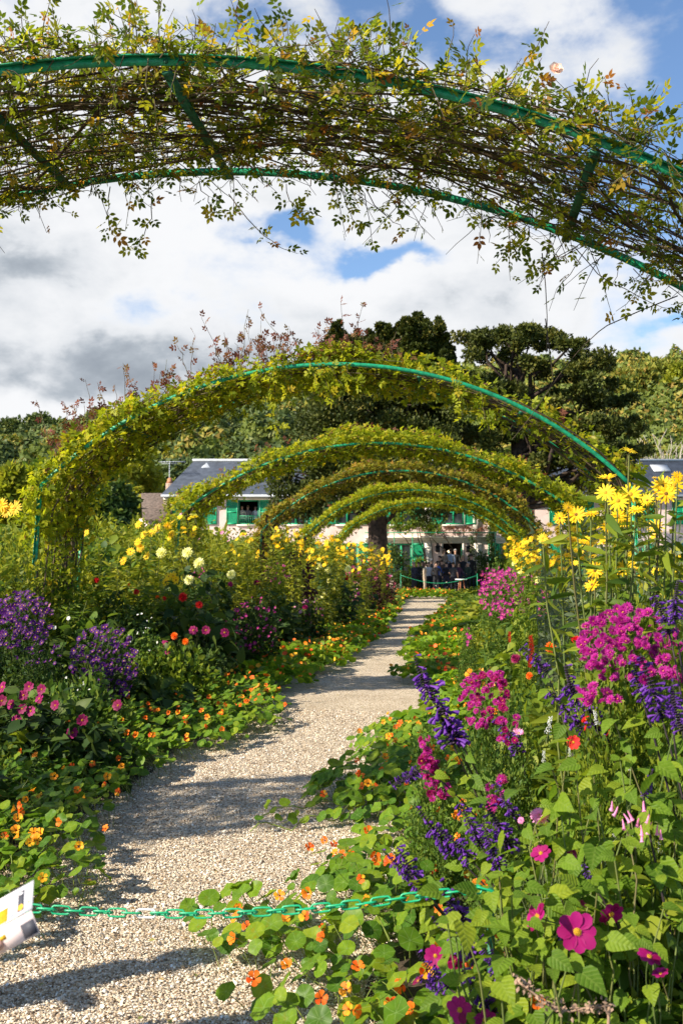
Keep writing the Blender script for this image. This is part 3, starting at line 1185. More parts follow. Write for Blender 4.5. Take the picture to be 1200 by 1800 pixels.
    mb.box(a - .09, a - .002, -.05, .1, z0, z1 + .08)
    mb.box(b + .002, b + .09, -.05, .1, z0, z1 + .08)
    mb.box(a - .002, b + .002, -.05, .1, z1 + .002, z1 + .08)
    dr = part('door', mb.mesh('door_frame', CREAM), t)
    mb = MB()
    mb.box(b - .04, b - .005, .12, .6, z0 + .02, z1 - .02)
    part('door_leaf', mb.mesh('door_leaf', SHUT), dr)
    for k in range(4):
        mb = MB()
        mb.box(hx(755), hx(838), -1.5 + k * .33, -.08, .012 + k * .115, .012 + (k + 1) * .115 - .003)
        part('step', mb.mesh('step', CREAM), t)
    for c in (768, 821):                          # wall lanterns
        mb = MB()
        xx, zz = hx(c), 2.2
        mb.box(xx - .03, xx + .03, -.3, -.004, zz + .33, zz + .37)
        mb.box(xx - .11, xx + .11, -.35, -.13, zz - .15, zz + .17)
        mb.add([(xx - .15, -.39, zz + .173), (xx + .15, -.39, zz + .173), (xx + .15, -.09, zz + .173), (xx - .15, -.09, zz + .173), (xx, -.24, zz + .36)], [(0, 1, 4), (1, 2, 4), (2, 3, 4), (3, 0, 4), (0, 3, 2, 1)])
        part('wall_lantern', mb.mesh('wall_lantern', plain('black_iron', (.02, .02, .022), .5)), t)
    # lamp seen through the door
    mb = MB()
    mb.scatter(T_([(1, 0, 0), (0, 1, 0), (-1, 0, 0), (0, -1, 0), (0, 0, 1), (0, 0, -1)], [(0, 1, 4), (1, 2, 4), (2, 3, 4), (3, 0, 4), (1, 0, 5), (2, 1, 5), (3, 2, 5), (0, 3, 5)]),
               np.array([[hx(796), 2.2, 2.13]]), np.eye(3)[None], .10)
    part('hall_lamp', mb.mesh('hall_lamp', emis('lamp_glow', (1, .75, .4), 3.0)), t)

    # annex with brown tiles
    an = thing('annex', 'low annex with weathered brown tile roof at the left end of the house', 'building', HOUSE_O[:], YAW)
    ax0, ax1 = hx(246), hx(287)
    mb = MB()
    mb.box(ax0 + .1, ax1 - .01, -.8, 5, 0, hz(912))
    part('wall', mb.mesh('wall', PINK), an)
    mb = MB()
    zl, zh = hz(914), hz(862)
    mb.add([(ax0 + .4, -1.3, zl), (ax1 + .35, -1.3, zl + .05), (ax1 + .35, 2.2, zh), (ax0 - .4, 2.2, zh), (ax0 - .4, 5.4, zl), (ax1 + .35, 5.4, zl),
            (ax0 + .4, -1.3, zl - .1), (ax1 + .35, -1.3, zl - .05)], [(0, 1, 2, 3), (3, 2, 5, 4), (0, 3, 4), (6, 7, 1, 0)])
    part('roof', mb.mesh('roof', BROWNTILE), an)
    ch = thing('chimney', 'short brick chimney with orange pot between the annex and the slate roof', 'chimney', HOUSE_O[:], YAW)
    mb = MB()
    mb.box(hx(284), hx(296), 1.2, 1.75, hz(872), hz(846))
    part('stack', mb.mesh('stack', plain('pale_brick', (.38, .27, .2), .9, .3, 10, .5)), ch)
    mb = MB()
    xx = hx(290)
    mb.tube([(xx, 1.47, hz(846)), (xx, 1.47, hz(842)), (xx, 1.47, hz(836))], [.2, .16, .10], 8)
    part('pot', mb.mesh('pot', POT), ch)
    ae = thing('tv_aerial', 'thin metal TV aerial standing above the chimney', 'aerial', HOUSE_O[:], YAW)
    mb = MB()
    xx = hx(287)
    mb.tube([(xx, 1.9, hz(872)), (xx, 1.9, hz(806))], .025, 5)
    part('mast', mb.mesh('mast', ZINC), ae)
    mb = MB()
    mb.tube([(hx(268), 1.9, hz(806)), (hx(316), 1.9, hz(805))], .025, 5)
    for k in range(9):
        x = hx(270 + k * 5.4)
        mb.tube([(x, 1.5, hz(806)), (x, 2.3, hz(806))], .014, 4)
    mb.tube([(hx(272), 1.9, hz(809)), (hx(304), 1.9, hz(809))], .014, 4)
    part('dipoles', mb.mesh('dipoles', ZINC), ae)


house()


def climber(name, label, pts_r, mat, n, leaf, stem=True, cat='climber'):
    """leaves heaped about a few (x,y,z,r) points in the house frame"""
    t = thing(name, label, cat, HOUSE_O[:], YAW)
    C = np.array(pts_r, float)
    ci = rng.integers(0, len(C), n)
    d = rand_dir(n)
    pos = C[ci, :3] + d * (C[ci, 3] * rng.random(n) ** .4)[:, None]
    pos[:, 1] = np.minimum(pos[:, 1], -.12)
    mb = MB()
    mb.scatter(KITE, pos, frames(rand_dir(n, -.3), rand_dir(n, .3) + np.array([0, -.6, .2])), leaf * (.6 + .8 * rng.random(n)))
    part('foliage', mb.mesh('foliage', mat), t, kind='stuff')
    mb = MB()
    lo = C[np.argmin(C[:, 2])]
    for k in range(4):
        e = C[RND.randrange(len(C))]
        mb.tube(limb_pts((lo[0] + RND.uniform(-.15, .15), -.15, 0), (e[0], min(e[1], -.15), e[2]), 8, .06), np.linspace(.04, .012, 8), 4)
    part('stem', mb.mesh('stem', G['stem']), t)


def house_plants():
    climber('vine', 'green vine hanging over the terrace pergola before the left lower window', [(hx(690 + 9 * k), -1.3 + .2 * math.sin(k * 2), hz(925 + 5 * math.sin(k)), .34) for k in range(9)] + [(hx(720), -1.2, hz(900), .3), (hx(700), -1.2, hz(910), .35)], G['mid'], 1900, .13)
    climber('creeper', 'reddish creeper running along the ledge above the house door', [(hx(740 + 8 * k), -.3, hz(931 + 3 * math.sin(k * 1.7)), .17) for k in range(15)], leafmat('creeper', [(0, (.10, .05, .025)), (.6, (.22, .08, .06)), (1, (.12, .12, .03))], .2), 900, .10)
    climber('climbing_vine', 'dark climber growing up the pillar right of the house door', [(hx(863 + 3 * math.sin(k)), -.5, hz(900 + 10 * k), .28) for k in range(12)], G['dark'], 1500, .12)
    climber('climbing_vine', 'thin climber on the wall just right of the door lantern', [(hx(826 + 2 * math.sin(k)), -.4, hz(945 + 8 * k), .15) for k in range(7)], G['dark'], 420, .10)
    climber('vine', 'vine with yellow-green leaves over the leftmost house window', [(hx(300 + 6 * k), -.35, hz(872 + 2 * math.sin(k)), .16) for k in range(8)] + [(hx(296), -.3, hz(882 + 6 * k), .26) for k in range(7)], G['yg'], 1500, .12)
    climber('wisteria', 'wisteria leaves trailing on the pink wall left of the right-hand windows', [(hx(1040 + 9 * k), -.35, hz(905 + 12 * math.sin(k * 1.3)), .3) for k in range(8)] + [(hx(1010 + 5 * k), -.3, hz(895 + 6 * k), .25) for k in range(5)], G['mid'], 1400, .13)
    # terrace pergola
    pg = thing('pergola', 'thin green metal pergola along the terrace in front of the house door', 'pergola', HOUSE_O[:], YAW)
    for c in (690, 721, 862, 900):
        mb = MB()
        mb.tube([(hx(c), -1.6, .01), (hx(c), -1.6, hz(938))], .025, 6)
        part('post', mb.mesh('post', GREEN), pg)
    for yy in (-1.6, -.9):
        mb = MB()
        mb.box(hx(640), hx(905), yy - .03, yy + .03, hz(938), hz(938) + .035)
        part('rail', mb.mesh('rail', GREEN), pg)
    for i, (c, z, w) in enumerate(((725, 970, 1.0), (846, 975, 1.0), (872, 985, 1.2), (690, 985, 1.2))):
        cl = crown_clumps(12, lambda h: .4 * w, .2, 1.6 + .2 * i, .34 * w, 90 + i)
        b = HOUSE_O + RGT * hx(c) - HF * 2.2
        tree('terrace_shrub', ['slim green shrub at the left of the terrace people', 'dark shrub right behind the terrace chain end', 'dark bush beside the right lower shutter', 'leafy bush in front of the left lower house window'][i],
             'shrub', b.x, b.y, cl, .13, G['dark' if i % 2 else 'mid'], .04, 1.2, 120, .9)


house_plants()


def shade_bushes():  # dark bushes added for the shadow behind the crowd; only the right end has one
    for i, px in enumerate((706, 726, 748, 770, 792, 812, 832, 850)):
        b = P(px, 1000, 53.0)
        tree('shade_bush', ['dark low bush added as shade behind the crowd, ' + w for w in ('leftmost of the row', 'second from left', 'third from left', 'fourth from left', 'fourth from right', 'third from right', 'second from right', 'rightmost of the row')][i],
             'shrub', b.x, 53.0, crown_clumps(9, lambda h: .42, .12, .8, .26, 140 + i), .12, G['dark'], .04, .5, 110, .9, group='low dark bushes added as shade behind the crowd', limbs=False)


shade_bushes()


# ------------------------------------------------------------------ people
SKIN = plain('skin', (.52, .30, .21), .55, .08, 20)
HAIRS = {'brown': plain('hair_brown', (.06, .035, .02), .7), 'blond': plain('hair_blond', (.45, .30, .14), .7), 'grey': plain('hair_grey', (.35, .33, .31), .7), 'black': plain('hair_black', (.015, .012, .012), .6)}
CLOTH = {}


def cloth(c):
    if c not in CLOTH:
        CLOTH[c] = plain('cloth', c, .9, .15, 14, .2)
    return CLOTH[c]


def skin_mesh(joints, bones, root, sub=2):
    me = bpy.data.meshes.new('skin_cage')
    names = list(joints)
    me.from_pydata([joints[n][0] for n in names], [(names.index(a), names.index(b)) for a, b in bones], [])
    o = bpy.data.objects.new('skin_cage', me)
    COL.objects.link(o)
    md = o.modifiers.new('Skin', 'SKIN')
    md.use_smooth_shade = True
    for i, n in enumerate(names):
        r = joints[n][1]
        me.skin_vertices[0].data[i].radius = r if isinstance(r, tuple) else (r, r)
        me.skin_vertices[0].data[i].use_root = (n == root)
    s = o.modifiers.new('Sub', 'SUBSURF')
    s.levels = s.render_levels = sub
    dg = bpy.context.evaluated_depsgraph_get()
    dg.update()
    out = bpy.data.meshes.new_from_object(o.evaluated_get(dg))
    bpy.data.objects.remove(o)
    bpy.data.meshes.remove(me)
    for p in out.polygons:
        p.use_smooth = True
    return out


def person_parts(pose=0, hold=False):
    J = {'pelvis': ((0, 0, .96), (.15, .11)), 'waist': ((0, 0, 1.12), (.135, .095)), 'chest': ((0, -.01, 1.30), (.165, .11)),
         'neckb': ((0, .01, 1.45), (.075, .07)), 'neck': ((0, 0, 1.52), .052), 'head': ((0, -.015, 1.60), (.075, .085)), 'crown': ((0, -.005, 1.70), (.07, .085))}
    B = [('pelvis', 'waist'), ('waist', 'chest'), ('chest', 'neckb'), ('neckb', 'neck'), ('neck', 'head'), ('head', 'crown')]
    for s, n in ((-1, 'l'), (1, 'r')):
        bend = [(.0, -.02), (-.20, -.34), (-.12, -.25)][pose % 3] if s > 0 else [(.0, -.02), (-.06, -.10), (-.18, -.32)][pose % 3]
        J['sh' + n] = ((s * .185, 0, 1.41), .062)
        J['el' + n] = ((s * .235, .02 + bend[0] * .3, 1.13), .046)
        J['wr' + n] = ((s * .225, bend[1], .90 - bend[1] * .6), .034)
        J['ha' + n] = ((s * .222, bend[1] - .03, .82 - bend[1] * .75), (.022, .04))
        J['hip' + n] = ((s * .095, 0, .90), .095)
        J['kn' + n] = ((s * .105, -.02 + .05 * s * (pose % 2), .50), .062)
        J['an' + n] = ((s * .11, .03 + .04 * s * (pose % 2), .09), .042)
        J['to' + n] = ((s * .125, -.12 + .04 * s * (pose % 2), .035), (.04, .03))
        B += [('chest', 'sh' + n), ('sh' + n, 'el' + n), ('el' + n, 'wr' + n), ('wr' + n, 'ha' + n), ('pelvis', 'hip' + n), ('hip' + n, 'kn' + n), ('kn' + n, 'an' + n), ('an' + n, 'to' + n)]
    if hold:
        # right arm reaches forward; five fingers closing on the leaflet
        J['elr'] = ((.27, -.10, 1.14), .046)
        J['wrr'] = ((.20, -.36, 1.10), .032)
        J['har'] = ((.185, -.43, 1.10), (.036, .018))
        for k, (dx, ln) in enumerate(((-.030, .060), (-.010, .072), (.010, .068), (.028, .052))):
            J['f%da' % k] = ((.185 + dx, -.47, 1.108), .010)
            J['f%db' % k] = ((.185 + dx, -.47 - ln * .5, 1.112), .009)
            J['f%dc' % k] = ((.185 + dx * .9, -.47 - ln, 1.104), .0075)
            B += [('har', 'f%da' % k), ('f%da' % k, 'f%db' % k), ('f%db' % k, 'f%dc' % k)]
        J['t1'] = ((.145, -.42, 1.118), .011)
        J['t2'] = ((.135, -.46, 1.128), .010)
        J['t3'] = ((.145, -.49, 1.132), .008)
        B += [('wrr', 't1'), ('t1', 't2'), ('t2', 't3')]
    return skin_mesh(J, B, 'pelvis', 1 if not hold else 2)


BODY = {}


def person(label, x, y, rz, top, legs, hair, pose=0, scale=1.0, z=0.0, group=None, long_hair=False, hold=False, bag=None, sleeves=True):
    key = (pose, hold)
    if key not in BODY:
        BODY[key] = person_parts(pose, hold)
    me = BODY[key].copy()
    me.materials.clear()
    for m in (SKIN, cloth(top), cloth(legs), cloth((.03, .025, .02))):
        me.materials.append(m)
    for p in me.polygons:
        c = p.center
        if c.z < .10:
            k = 3
        elif c.z < .98 and abs(c.x) < .20 and not (abs(c.x) > .165 and c.z > .6):
            k = 2
        elif c.z > 1.475:
            k = 0
        elif abs(c.x) > .19 and (not sleeves and c.z < 1.22 or c.z < .93 or c.y < -.36):
            k = 0
        elif hold and c.y < -.34:
            k = 0
        else:
            k = 1
        p.material_index = k
    t = thing('person', label, 'person', (x, y, z), rz, group)
    t.scale = (scale,) * 3
    part('body', me, t)
    # hair cap, nose, ears, eyes
    mb = MB()
    n, m = 10, 6
    V, F = [], []
    for j in range(m):
        th = (j / (m - 1)) * (1.75 if not long_hair else 2.0)
        for i in range(n):
            a = 2 * PI * i / n
            fr = max(0, -math.sin(a))            # keep the face (-y) free
            tt = th * (1 - .42 * fr)
            drop = (.16 if long_hair else .0) * (j / (m - 1)) ** 3 * (1 - fr)
            V.append((.099 * math.sin(tt) * math.cos(a), .012 + .112 * math.sin(tt) * math.sin(a), 1.665 + .108 * math.cos(tt) - drop))
    for j in range(m - 1):
        for i in range(n):
            k = (i + 1) % n
            F.append((j * n + i, (j + 1) * n + i, (j + 1) * n + k, j * n + k))
    mb.add(V, F)
    part('hair', mb.mesh('hair', HAIRS[hair], True), t)
    mb = MB()
    mb.add([(-.014, -.098, 1.612), (.014, -.098, 1.612), (0, -.122, 1.618), (0, -.098, 1.662)], [(0, 1, 2), (1, 3, 2), (3, 0, 2)])
    for s in (-1, 1):
        mb.box(s * .082 - .006, s * .082 + .006, -.01, .025, 1.61, 1.665)
    part('nose_and_ears', mb.mesh('nose_and_ears', SKIN), t)
    mb = MB()
    for s in (-1, 1):
        mb.box(s * .032 - .013, s * .032 + .013, -.096, -.088, 1.652, 1.664)
    mb.box(-.022, .022, -.100, -.09, 1.578, 1.586)
    part('eyes_and_mouth', mb.mesh('eyes_and_mouth', HAIRS['brown']), t)
    if bag:
        mb = MB()
        mb.box(-.14, .14, .115, .24, 1.02, 1.38)
        mb.box(-.10, .10, .243, .28, 1.05, 1.2)
        part('backpack', mb.mesh('backpack', cloth(bag)), t)
    return t


def people():
    grp = 'visitors on the terrace in front of the house'
    # px, py of the head, depth, clothes
    L = [
        ('fair-haired person in dark top, at right of the crowd below the doorway', 813, 978, 51.5, .3, (.02, .02, .025), (.03, .03, .05), 'blond', 1, True, None),
        ('person in dark jacket standing rightmost by the green terrace post', 828, 976, 52.5, 2.6, (.025, .02, .02), (.02, .02, .025), 'brown', 0, False, None),
        ('person in pale blue shirt seen from behind on the steps before the door', 791, 973, 54.3, PI, (.40, .46, .60), (.05, .05, .08), 'brown', 0, False, None),
        ('bald-looking grey-haired person in the doorway', 800, 972, 55.2, .2, (.03, .03, .03), (.03, .03, .03), 'grey', 1, False, None),
        ('person in beige coat left of the doorway', 780, 974, 54.0, .8, (.30, .22, .16), (.05, .04, .04), 'brown', 2, True, None),
        ('person in bright blue top in the middle of the crowd', 769, 988, 50.5, 1.0, (.03, .12, .45), (.02, .02, .04), 'black', 1, False, None),
        ('person in olive green top with dark hair at left of the crowd', 742, 988, 51.5, -.5, (.06, .09, .03), (.02, .02, .02), 'black', 0, False, None),
        ('person in white top half hidden left in the crowd', 753, 993, 50.5, .4, (.6, .6, .62), (.02, .02, .03), 'brown', 2, False, None),
        ('person in long beige coat at the left end of the chain', 746, 1002, 47.5, 1.4, (.50, .40, .28), (.42, .34, .24), 'brown', 0, True, None),
        ('person in charcoal vest with bare arms near the chain', 796, 999, 47.6, PI - .3, (.045, .045, .05), (.02, .02, .03), 'brown', 1, False, None),
        ('person in black with red hair bending forward in the crowd', 766, 1003, 47.2, .2, (.02, .018, .02), (.02, .02, .025), 'brown', 2, False, None),
        ('person in navy jacket leftmost in the crowd with crossed arms', 727, 1000, 48.5, .9, (.03, .035, .06), (.03, .03, .04), 'grey', 2, False, None),
        ('person in black coat behind the beige-coated one', 735, 998, 50.0, -.2, (.018, .018, .02), (.02, .02, .02), 'black', 1, False, None),
        ('person in dark grey coat at left behind the crowd', 758, 984, 52.6, 1.8, (.05, .05, .055), (.02, .02, .025), 'grey', 2, False, None),
        ('person in brown jacket just right of the blue top', 776, 986, 51.0, 2.4, (.10, .06, .04), (.03, .03, .04), 'brown', 1, False, None),
        ('person in black jacket under the left lantern', 772, 979, 53.2, -1.2, (.02, .02, .022), (.03, .03, .03), 'black', 0, False, None),
        ('person in dark plum top in front of the steps', 805, 990, 49.8, .5, (.07, .025, .05), (.02, .02, .025), 'brown', 2, True, None),
        ('person in dark green anorak by the right end of the crowd', 822, 990, 50.2, -.8, (.03, .05, .035), (.02, .02, .02), 'grey', 1, False, None),
        ('person with black backpack between the blue and the fair-haired visitors', 784, 996, 49.2, PI, (.03, .03, .04), (.03, .03, .05), 'black', 0, False, (.015, .015, .018)),
    ]
    for lab, px, py, y, rz, top, legs, hair, pose, lh, bag in L:
        p = P(px, py, y)
        s = max(.86, min(1.12, (p.z + .02) / 1.72 if p.z < 1.95 else 1.0))
        z = 0
        if y > 53.5:
            z = .46
            s = 1.0
        person(lab, p.x, y, rz, top, legs, hair, pose, s, z, grp, lh, False, bag, lab.find('bare') < 0)
    # looking out of the upstairs window
    for i, (px, top, hair, lab) in enumerate(((424, (.55, .5, .45), 'brown', 'person in pale top at left of the open upstairs window'),
                                              (434, (.25, .2, .2), 'blond', 'person in dark top in the middle of the open upstairs window'),
                                              (447, (.75, .75, .75), 'brown', 'person in white shirt at right of the open upstairs window'))):
        p = HOUSE_O + RGT * hx(px) + HF * (.35 + .2 * i)
        person(lab, p.x, p.y, YAW + [.3, -.2, -.6][i], top, (.05, .05, .07), hair, i, .95, 3.05, 'visitors looking out of the upstairs window')
    # chain across the far end of the path
    ch = thing('far_barrier_chain', 'thin green barrier chain across the far end of the path before the crowd', 'chain', (0, 45.6, 0))
    for px in (704, 838):
        p = P(px, 1000, 45.6)
        mb = MB()
        mb.tube([(p.x, 0, 0), (p.x, 0, 1.0)], .018, 6)
        part('stake', mb.mesh('stake', GREEN), ch)
    for (a, b) in ((704, 838),):
        xa, xb = P(a, 1000, 45.6).x, P(b, 1000, 45.6).x
        t = np.linspace(0, 1, 12)
        mb = MB()
        mb.tube(np.stack([xa + (xb - xa) * t, 0 * t, .92 - .36 * np.sin(t * PI)], -1), .014, 5)
        part('chain_run', mb.mesh('chain_run', GREEN), ch)
    # white table beside the chain
    p = P(810, 1022, 46.6)
    tb = thing('garden_table', 'small round white table by the terrace chain', 'table', (p.x, 46.6, 0))
    mb = MB()
    mb.tube([(0, 0, .70), (0, 0, .74)], .28, 16)
    part('table_top', mb.mesh('table_top', plain('white_paint', (.78, .78, .76), .5)), tb)
    for k in range(3):
        a = k * 2.094 + .3
        mb = MB()
        mb.tube([(.1 * math.cos(a), .1 * math.sin(a), .695), (.22 * math.cos(a), .22 * math.sin(a), .01)], .02, 5)
        part('leg', mb.mesh('leg', plain('terracotta', (.42, .16, .07), .8)), tb)


people()

# ------------------------------------------------------------------ rose arches
class Arch:
    def __init__(s, y0, y1, xc=-1.35, Rr=4.42, hw=3.25, za=3.72):
        s.y0, s.y1, s.xc, s.R, s.hw, s.za = y0, y1, xc, Rr, hw, za
        s.zc = za - Rr
        s.pm = math.asin(hw / Rr)
        s.zk = s.zc + Rr * math.cos(s.pm)          # corner height

    def at(s, phi, off=0.0, y=None):
        """point on the hoop; beyond the shoulders it runs down the posts"""
        phi = np.asarray(phi, float)
        off = np.asarray(off, float)
        y = np.asarray(s.y0 if y is None else y, float)
        c = np.clip(phi, -s.pm, s.pm)
        ex = (np.abs(phi) - s.pm).clip(0)          # radians past the shoulder -> metres down
        down = ex * s.R
        sg = np.sign(phi)
        post = ex > 0
        x = np.where(post, s.xc + sg * (s.hw + .06 * down + off), s.xc + (s.R + off) * np.sin(c))
        z = np.where(post, s.zk - down, s.zc + (s.R + off) * np.cos(c))
        y = y + (x - s.xc) * math.tan(YAW)         # the hoops stand parallel to the house front
        return np.stack(np.broadcast_arrays(x, y, z), -1)

    def nrm(s, phi):
        phi = np.asarray(phi, float)
        c = np.clip(phi, -s.pm, s.pm)
        post = np.abs(phi) > s.pm
        sg = np.sign(phi)
        return np.stack([np.where(post, sg, np.sin(c)), 0 * c, np.where(post, .06, np.cos(c))], -1)


def angle_rail(mb, P0, N0, front, w=.043, fl=.026, th=.006):
    """angle iron swept along P0: a plate in the hoop plane and a flange along y"""
    n = len(P0)
    sy = -1 if front else 1
    prof1 = [(-w / 2, 0), (w / 2, 0), (w / 2, th), (-w / 2, th)]
    prof2 = [(w / 2 - th, th + .001), (w / 2 - th, fl), (w / 2, fl), (w / 2, th + .001)]
    for prof in (prof1, prof2):
        V = []
        for p, nn in zip(P0, N0):
            for (a, b) in prof:
                V.append(p + nn * a + np.array([0, sy * b, 0]))
        F = []
        for i in range(n - 1):
            for j in range(4):
                k = (j + 1) % 4
                F.append((i * 4 + j, (i + 1) * 4 + j, (i + 1) * 4 + k, i * 4 + k))
        F += [(0, 1, 2, 3), tuple((n - 1) * 4 + j for j in (3, 2, 1, 0))]
        mb.add(np.array(V), F)


def bar(mb, a, b, w=.04, th=.012, side=(1, 0, 0)):
    a, b = np.asarray(a, float), np.asarray(b, float)
    d = unit(b - a)
    s = np.asarray(side, float)
    s = unit(s - d * (s @ d))
    u = np.cross(d, s)
    V = []
    for p in (a, b):
        for (i, j) in ((-1, -1), (1, -1), (1, 1), (-1, 1)):
            V.append(p + s * i * w / 2 + u * j * th / 2)
    mb.add(np.array(V), [(0, 1, 2, 3), (7, 6, 5, 4), (0, 4, 5, 1), (1, 5, 6, 2), (2, 6, 7, 3), (3, 7, 4, 0)])


def build_arch(A, label, bars_x, near=False):
    t = thing('rose_arch', label, 'arch', (A.xc, A.y0, 0), 0, 'green metal rose arches over the path')
    o = np.array([A.xc, A.y0, 0])
    ph = np.linspace(-A.pm, A.pm, 61)
    for front, y in ((True, A.y0), (False, A.y1)):
        mb = MB()
        angle_rail(mb, A.at(ph, 0, y) - o, A.nrm(ph), front and near)
        part('hoop', mb.mesh('hoop', GREEN), t)
        for sg in (-1, 1):
            top = A.at(sg * A.pm, 0, y) - o
            zs = np.array([0, top[2] * .5, top[2] - .002])
            px = np.stack([top[0] + sg * .06 * (top[2] - zs), np.full(3, top[1]), zs], -1)
            mb = MB()
            angle_rail(mb, px, np.tile([sg, 0, 0.], (3, 1)), front)
            part('post', mb.mesh('post', GREEN), t)
    for x in bars_x:
        phi = math.asin(max(-.99, min(.99, (x - A.xc) / A.R)))
        mb = MB()
        tangent = (math.cos(phi), 0, -math.sin(phi))
        bar(mb, A.at(phi, -.045, A.y0 + .01) - o, A.at(phi, -.045, A.y1 - .01) - o, .045, .012, tangent)
        part('crossbar', mb.mesh('crossbar', GREEN_DK), t)
        if near:
            for y, q in ((A.y0, -1), (A.y1, 1)):
                mb = MB()
                c = A.at(phi, -.005, y) - o
                mb.tube([c + np.array([0, q * .002, 0]), c + np.array([0, q * .012, 0])], .012, 6)
                part('bolt', mb.mesh('bolt', GREEN_DK), t)
    for z in (.62, 1.35):
        for sg in (-1, 1):
            mb = MB()
            a = A.at(sg * (A.pm + (A.zk - z) / A.R), -.01, A.y0 + .01) - o
            b = A.at(sg * (A.pm + (A.zk - z) / A.R), -.01, A.y1 - .01) - o
            bar(mb, a, b, .035, .012, (0, 0, 1))
            part('crossbar', mb.mesh('crossbar', GREEN_DK), t)
    return t


def near_rose(A):
    """the tangle overhead: long canes along the hoop, twigs, compound leaves"""
    t = thing('climbing_rose', 'climbing rose with bare brown canes and yellow-green leaves tangled over the nearest arch', 'rose', (A.xc - A.hw, A.y0 + .6, 0), 0, None)
    o = np.array([A.xc - A.hw, A.y0 + .6, 0])
    canes = MB()
    cp = []
    full = A.pm + A.zk / A.R
    for i in range(100):
        if i < 24:
            sg = -1 if i % 2 else 1
            a, b = sg * (full - .01), -sg * RND.uniform(-.5, .7)
        else:
            a = RND.uniform(-A.pm - .1, A.pm - .1)
            b = a + RND.uniform(.25, .95) * RND.choice((-1, 1))
            b = max(-A.pm - .2, min(A.pm + .2, b))
        n = 22
        f = np.linspace(0, 1, n)
        ph = a + (b - a) * f
        y = np.interp(f, [0, .3, .65, 1], [RND.uniform(A.y0 - .05, A.y1 + .05) for _ in range(4)])
        off = np.interp(f, [0, .25, .5, .75, 1], [RND.gauss(.02, .07) for _ in range(5)])
        p = A.at(ph, off, y) + rng.normal(size=(n, 3)) * .006
        r0 = RND.uniform(.0065, .012) if i < 40 else RND.uniform(.003, .0065)
        canes.tube(p - o, np.linspace(r0, r0 * .4, n), 5, 0, RND.random(), False)
        cp.append(p)
    part('canes', canes.mesh('canes', G['stem'], True), t)
    # twigs leave the canes; leaves sit on twigs
    twigs = MB()
    LP, LD, LN = [], [], []
    allp = np.concatenate([c[2:] for c in cp])
    allp = allp[allp[:, 2] > 1.9]
    for i in range(3700):
        b = allp[RND.randrange(len(allp))].copy()
        px = b[0]
        phi = math.asin(max(-1, min(1, (px - A.xc) / A.R)))
        up = np.array([math.sin(phi), 0, math.cos(phi)])
        tan = np.array([math.cos(phi), 0, -math.sin(phi)])
        d = up * RND.gauss(.35, .6) + tan * RND.gauss(0, .8) + np.array([0, RND.gauss(0, .35), 0])
        if i < 300:                                   # shoots rising above the front rail
            b = A.at(RND.uniform(-A.pm, A.pm), RND.uniform(0, .1), A.y0 + RND.uniform(-.05, .6))
            d = np.array([RND.gauss(0, .45), RND.gauss(-.05, .2), 1.0])
        elif i < 360:                                # fringe below the rear rail
            b = A.at(RND.uniform(-A.pm * .9, A.pm), RND.uniform(-.05, 0), A.y1 + RND.uniform(-.12, .05))
            d = np.array([RND.gauss(.2, .7), RND.gauss(0, .3), -.55])
        elif i < 1050:                                # leaves draped over the front of the near rail, mostly at left
            ph0 = A.pm * (RND.random() ** 1.5 * 1.9 - 1)
            b = A.at(ph0, RND.uniform(-.01, .10), (A.y0 if i < 760 else A.y1) - RND.uniform(.0, .06))
            d = np.array([RND.gauss(0, .8), -.25, RND.gauss(.0, .55)])
        L = RND.uniform(.10, .28) if 360 <= i < 1050 else RND.uniform(.12, .42) if i >= 1050 or i < 300 and RND.random() < .65 else RND.uniform(.12, .42)
        n = 5
        f = np.linspace(0, 1, n)[:, None]
        p = b + unit(d) * L * f + np.array([0, 0, -.10 * L]) * f ** 2 + rng.normal(size=(n, 3)) * .012 * f
        twigs.tube(p - o, np.linspace(.0032, .0014, n), 3, 0, RND.random(), False)
        if RND.random() < .95:
            k = RND.randint(2, 5) + (2 if i < 300 else 0)
            for q in range(k):
                u = (q + .6) / k
                pt = b + unit(d) * L * u + np.array([0, 0, -.10 * L]) * u * u
                LP.append(pt)
                LD.append(unit(d) * .5 + RND.choice((-1, 1)) * np.cross(unit(d), up) * .9 + np.array([RND.gauss(0, .4), RND.gauss(0, .4), RND.gauss(-.1, .4)]))
                LN.append(up + rng.normal(size=3) * .55)
    # long sprays that hang free
    hang = [(270, 345, 235, 440), (405, 345, 522, 446), (190, 330, 195, 410), (350, 318, 395, 372), (1010, 440, 1190, 545), (600, 330, 640, 400), (640, 330, 720, 405), (500, 325, 545, 372),
            (930, 400, 890, 440), (960, 430, 945, 468)]
    for (xa, ya, xb, yb) in hang:
        a, b = np.array(P(xa, ya, A.y1 - .05)), np.array(P(xb, yb, A.y1 - .25))
        f = np.linspace(0, 1, 9)[:, None]
        p = a + (b - a) * f + np.array([0, 0, -.06]) * np.sin(f * PI) + rng.normal(size=(9, 3)) * .008
        twigs.tube(p - o, np.linspace(.003, .0013, 9), 4, 0, RND.random(), False)
        for q in range(2, 9):
            for s in (-1, 1):
                if RND.random() < .62:
                    LP.append(p[q])
                    LD.append(np.array([s * .6 + RND.gauss(0, .3), RND.gauss(0, .3), RND.gauss(-.3, .4)]))
                    LN.append(np.array([0, -1, .4]) + rng.normal(size=3) * .5)
    part('twigs', twigs.mesh('twigs', G['stem']), t)
    LP, LD, LN = np.array(LP), np.array(LD), np.array(LN)
    # a few bare trailing whips
    mb = MB()
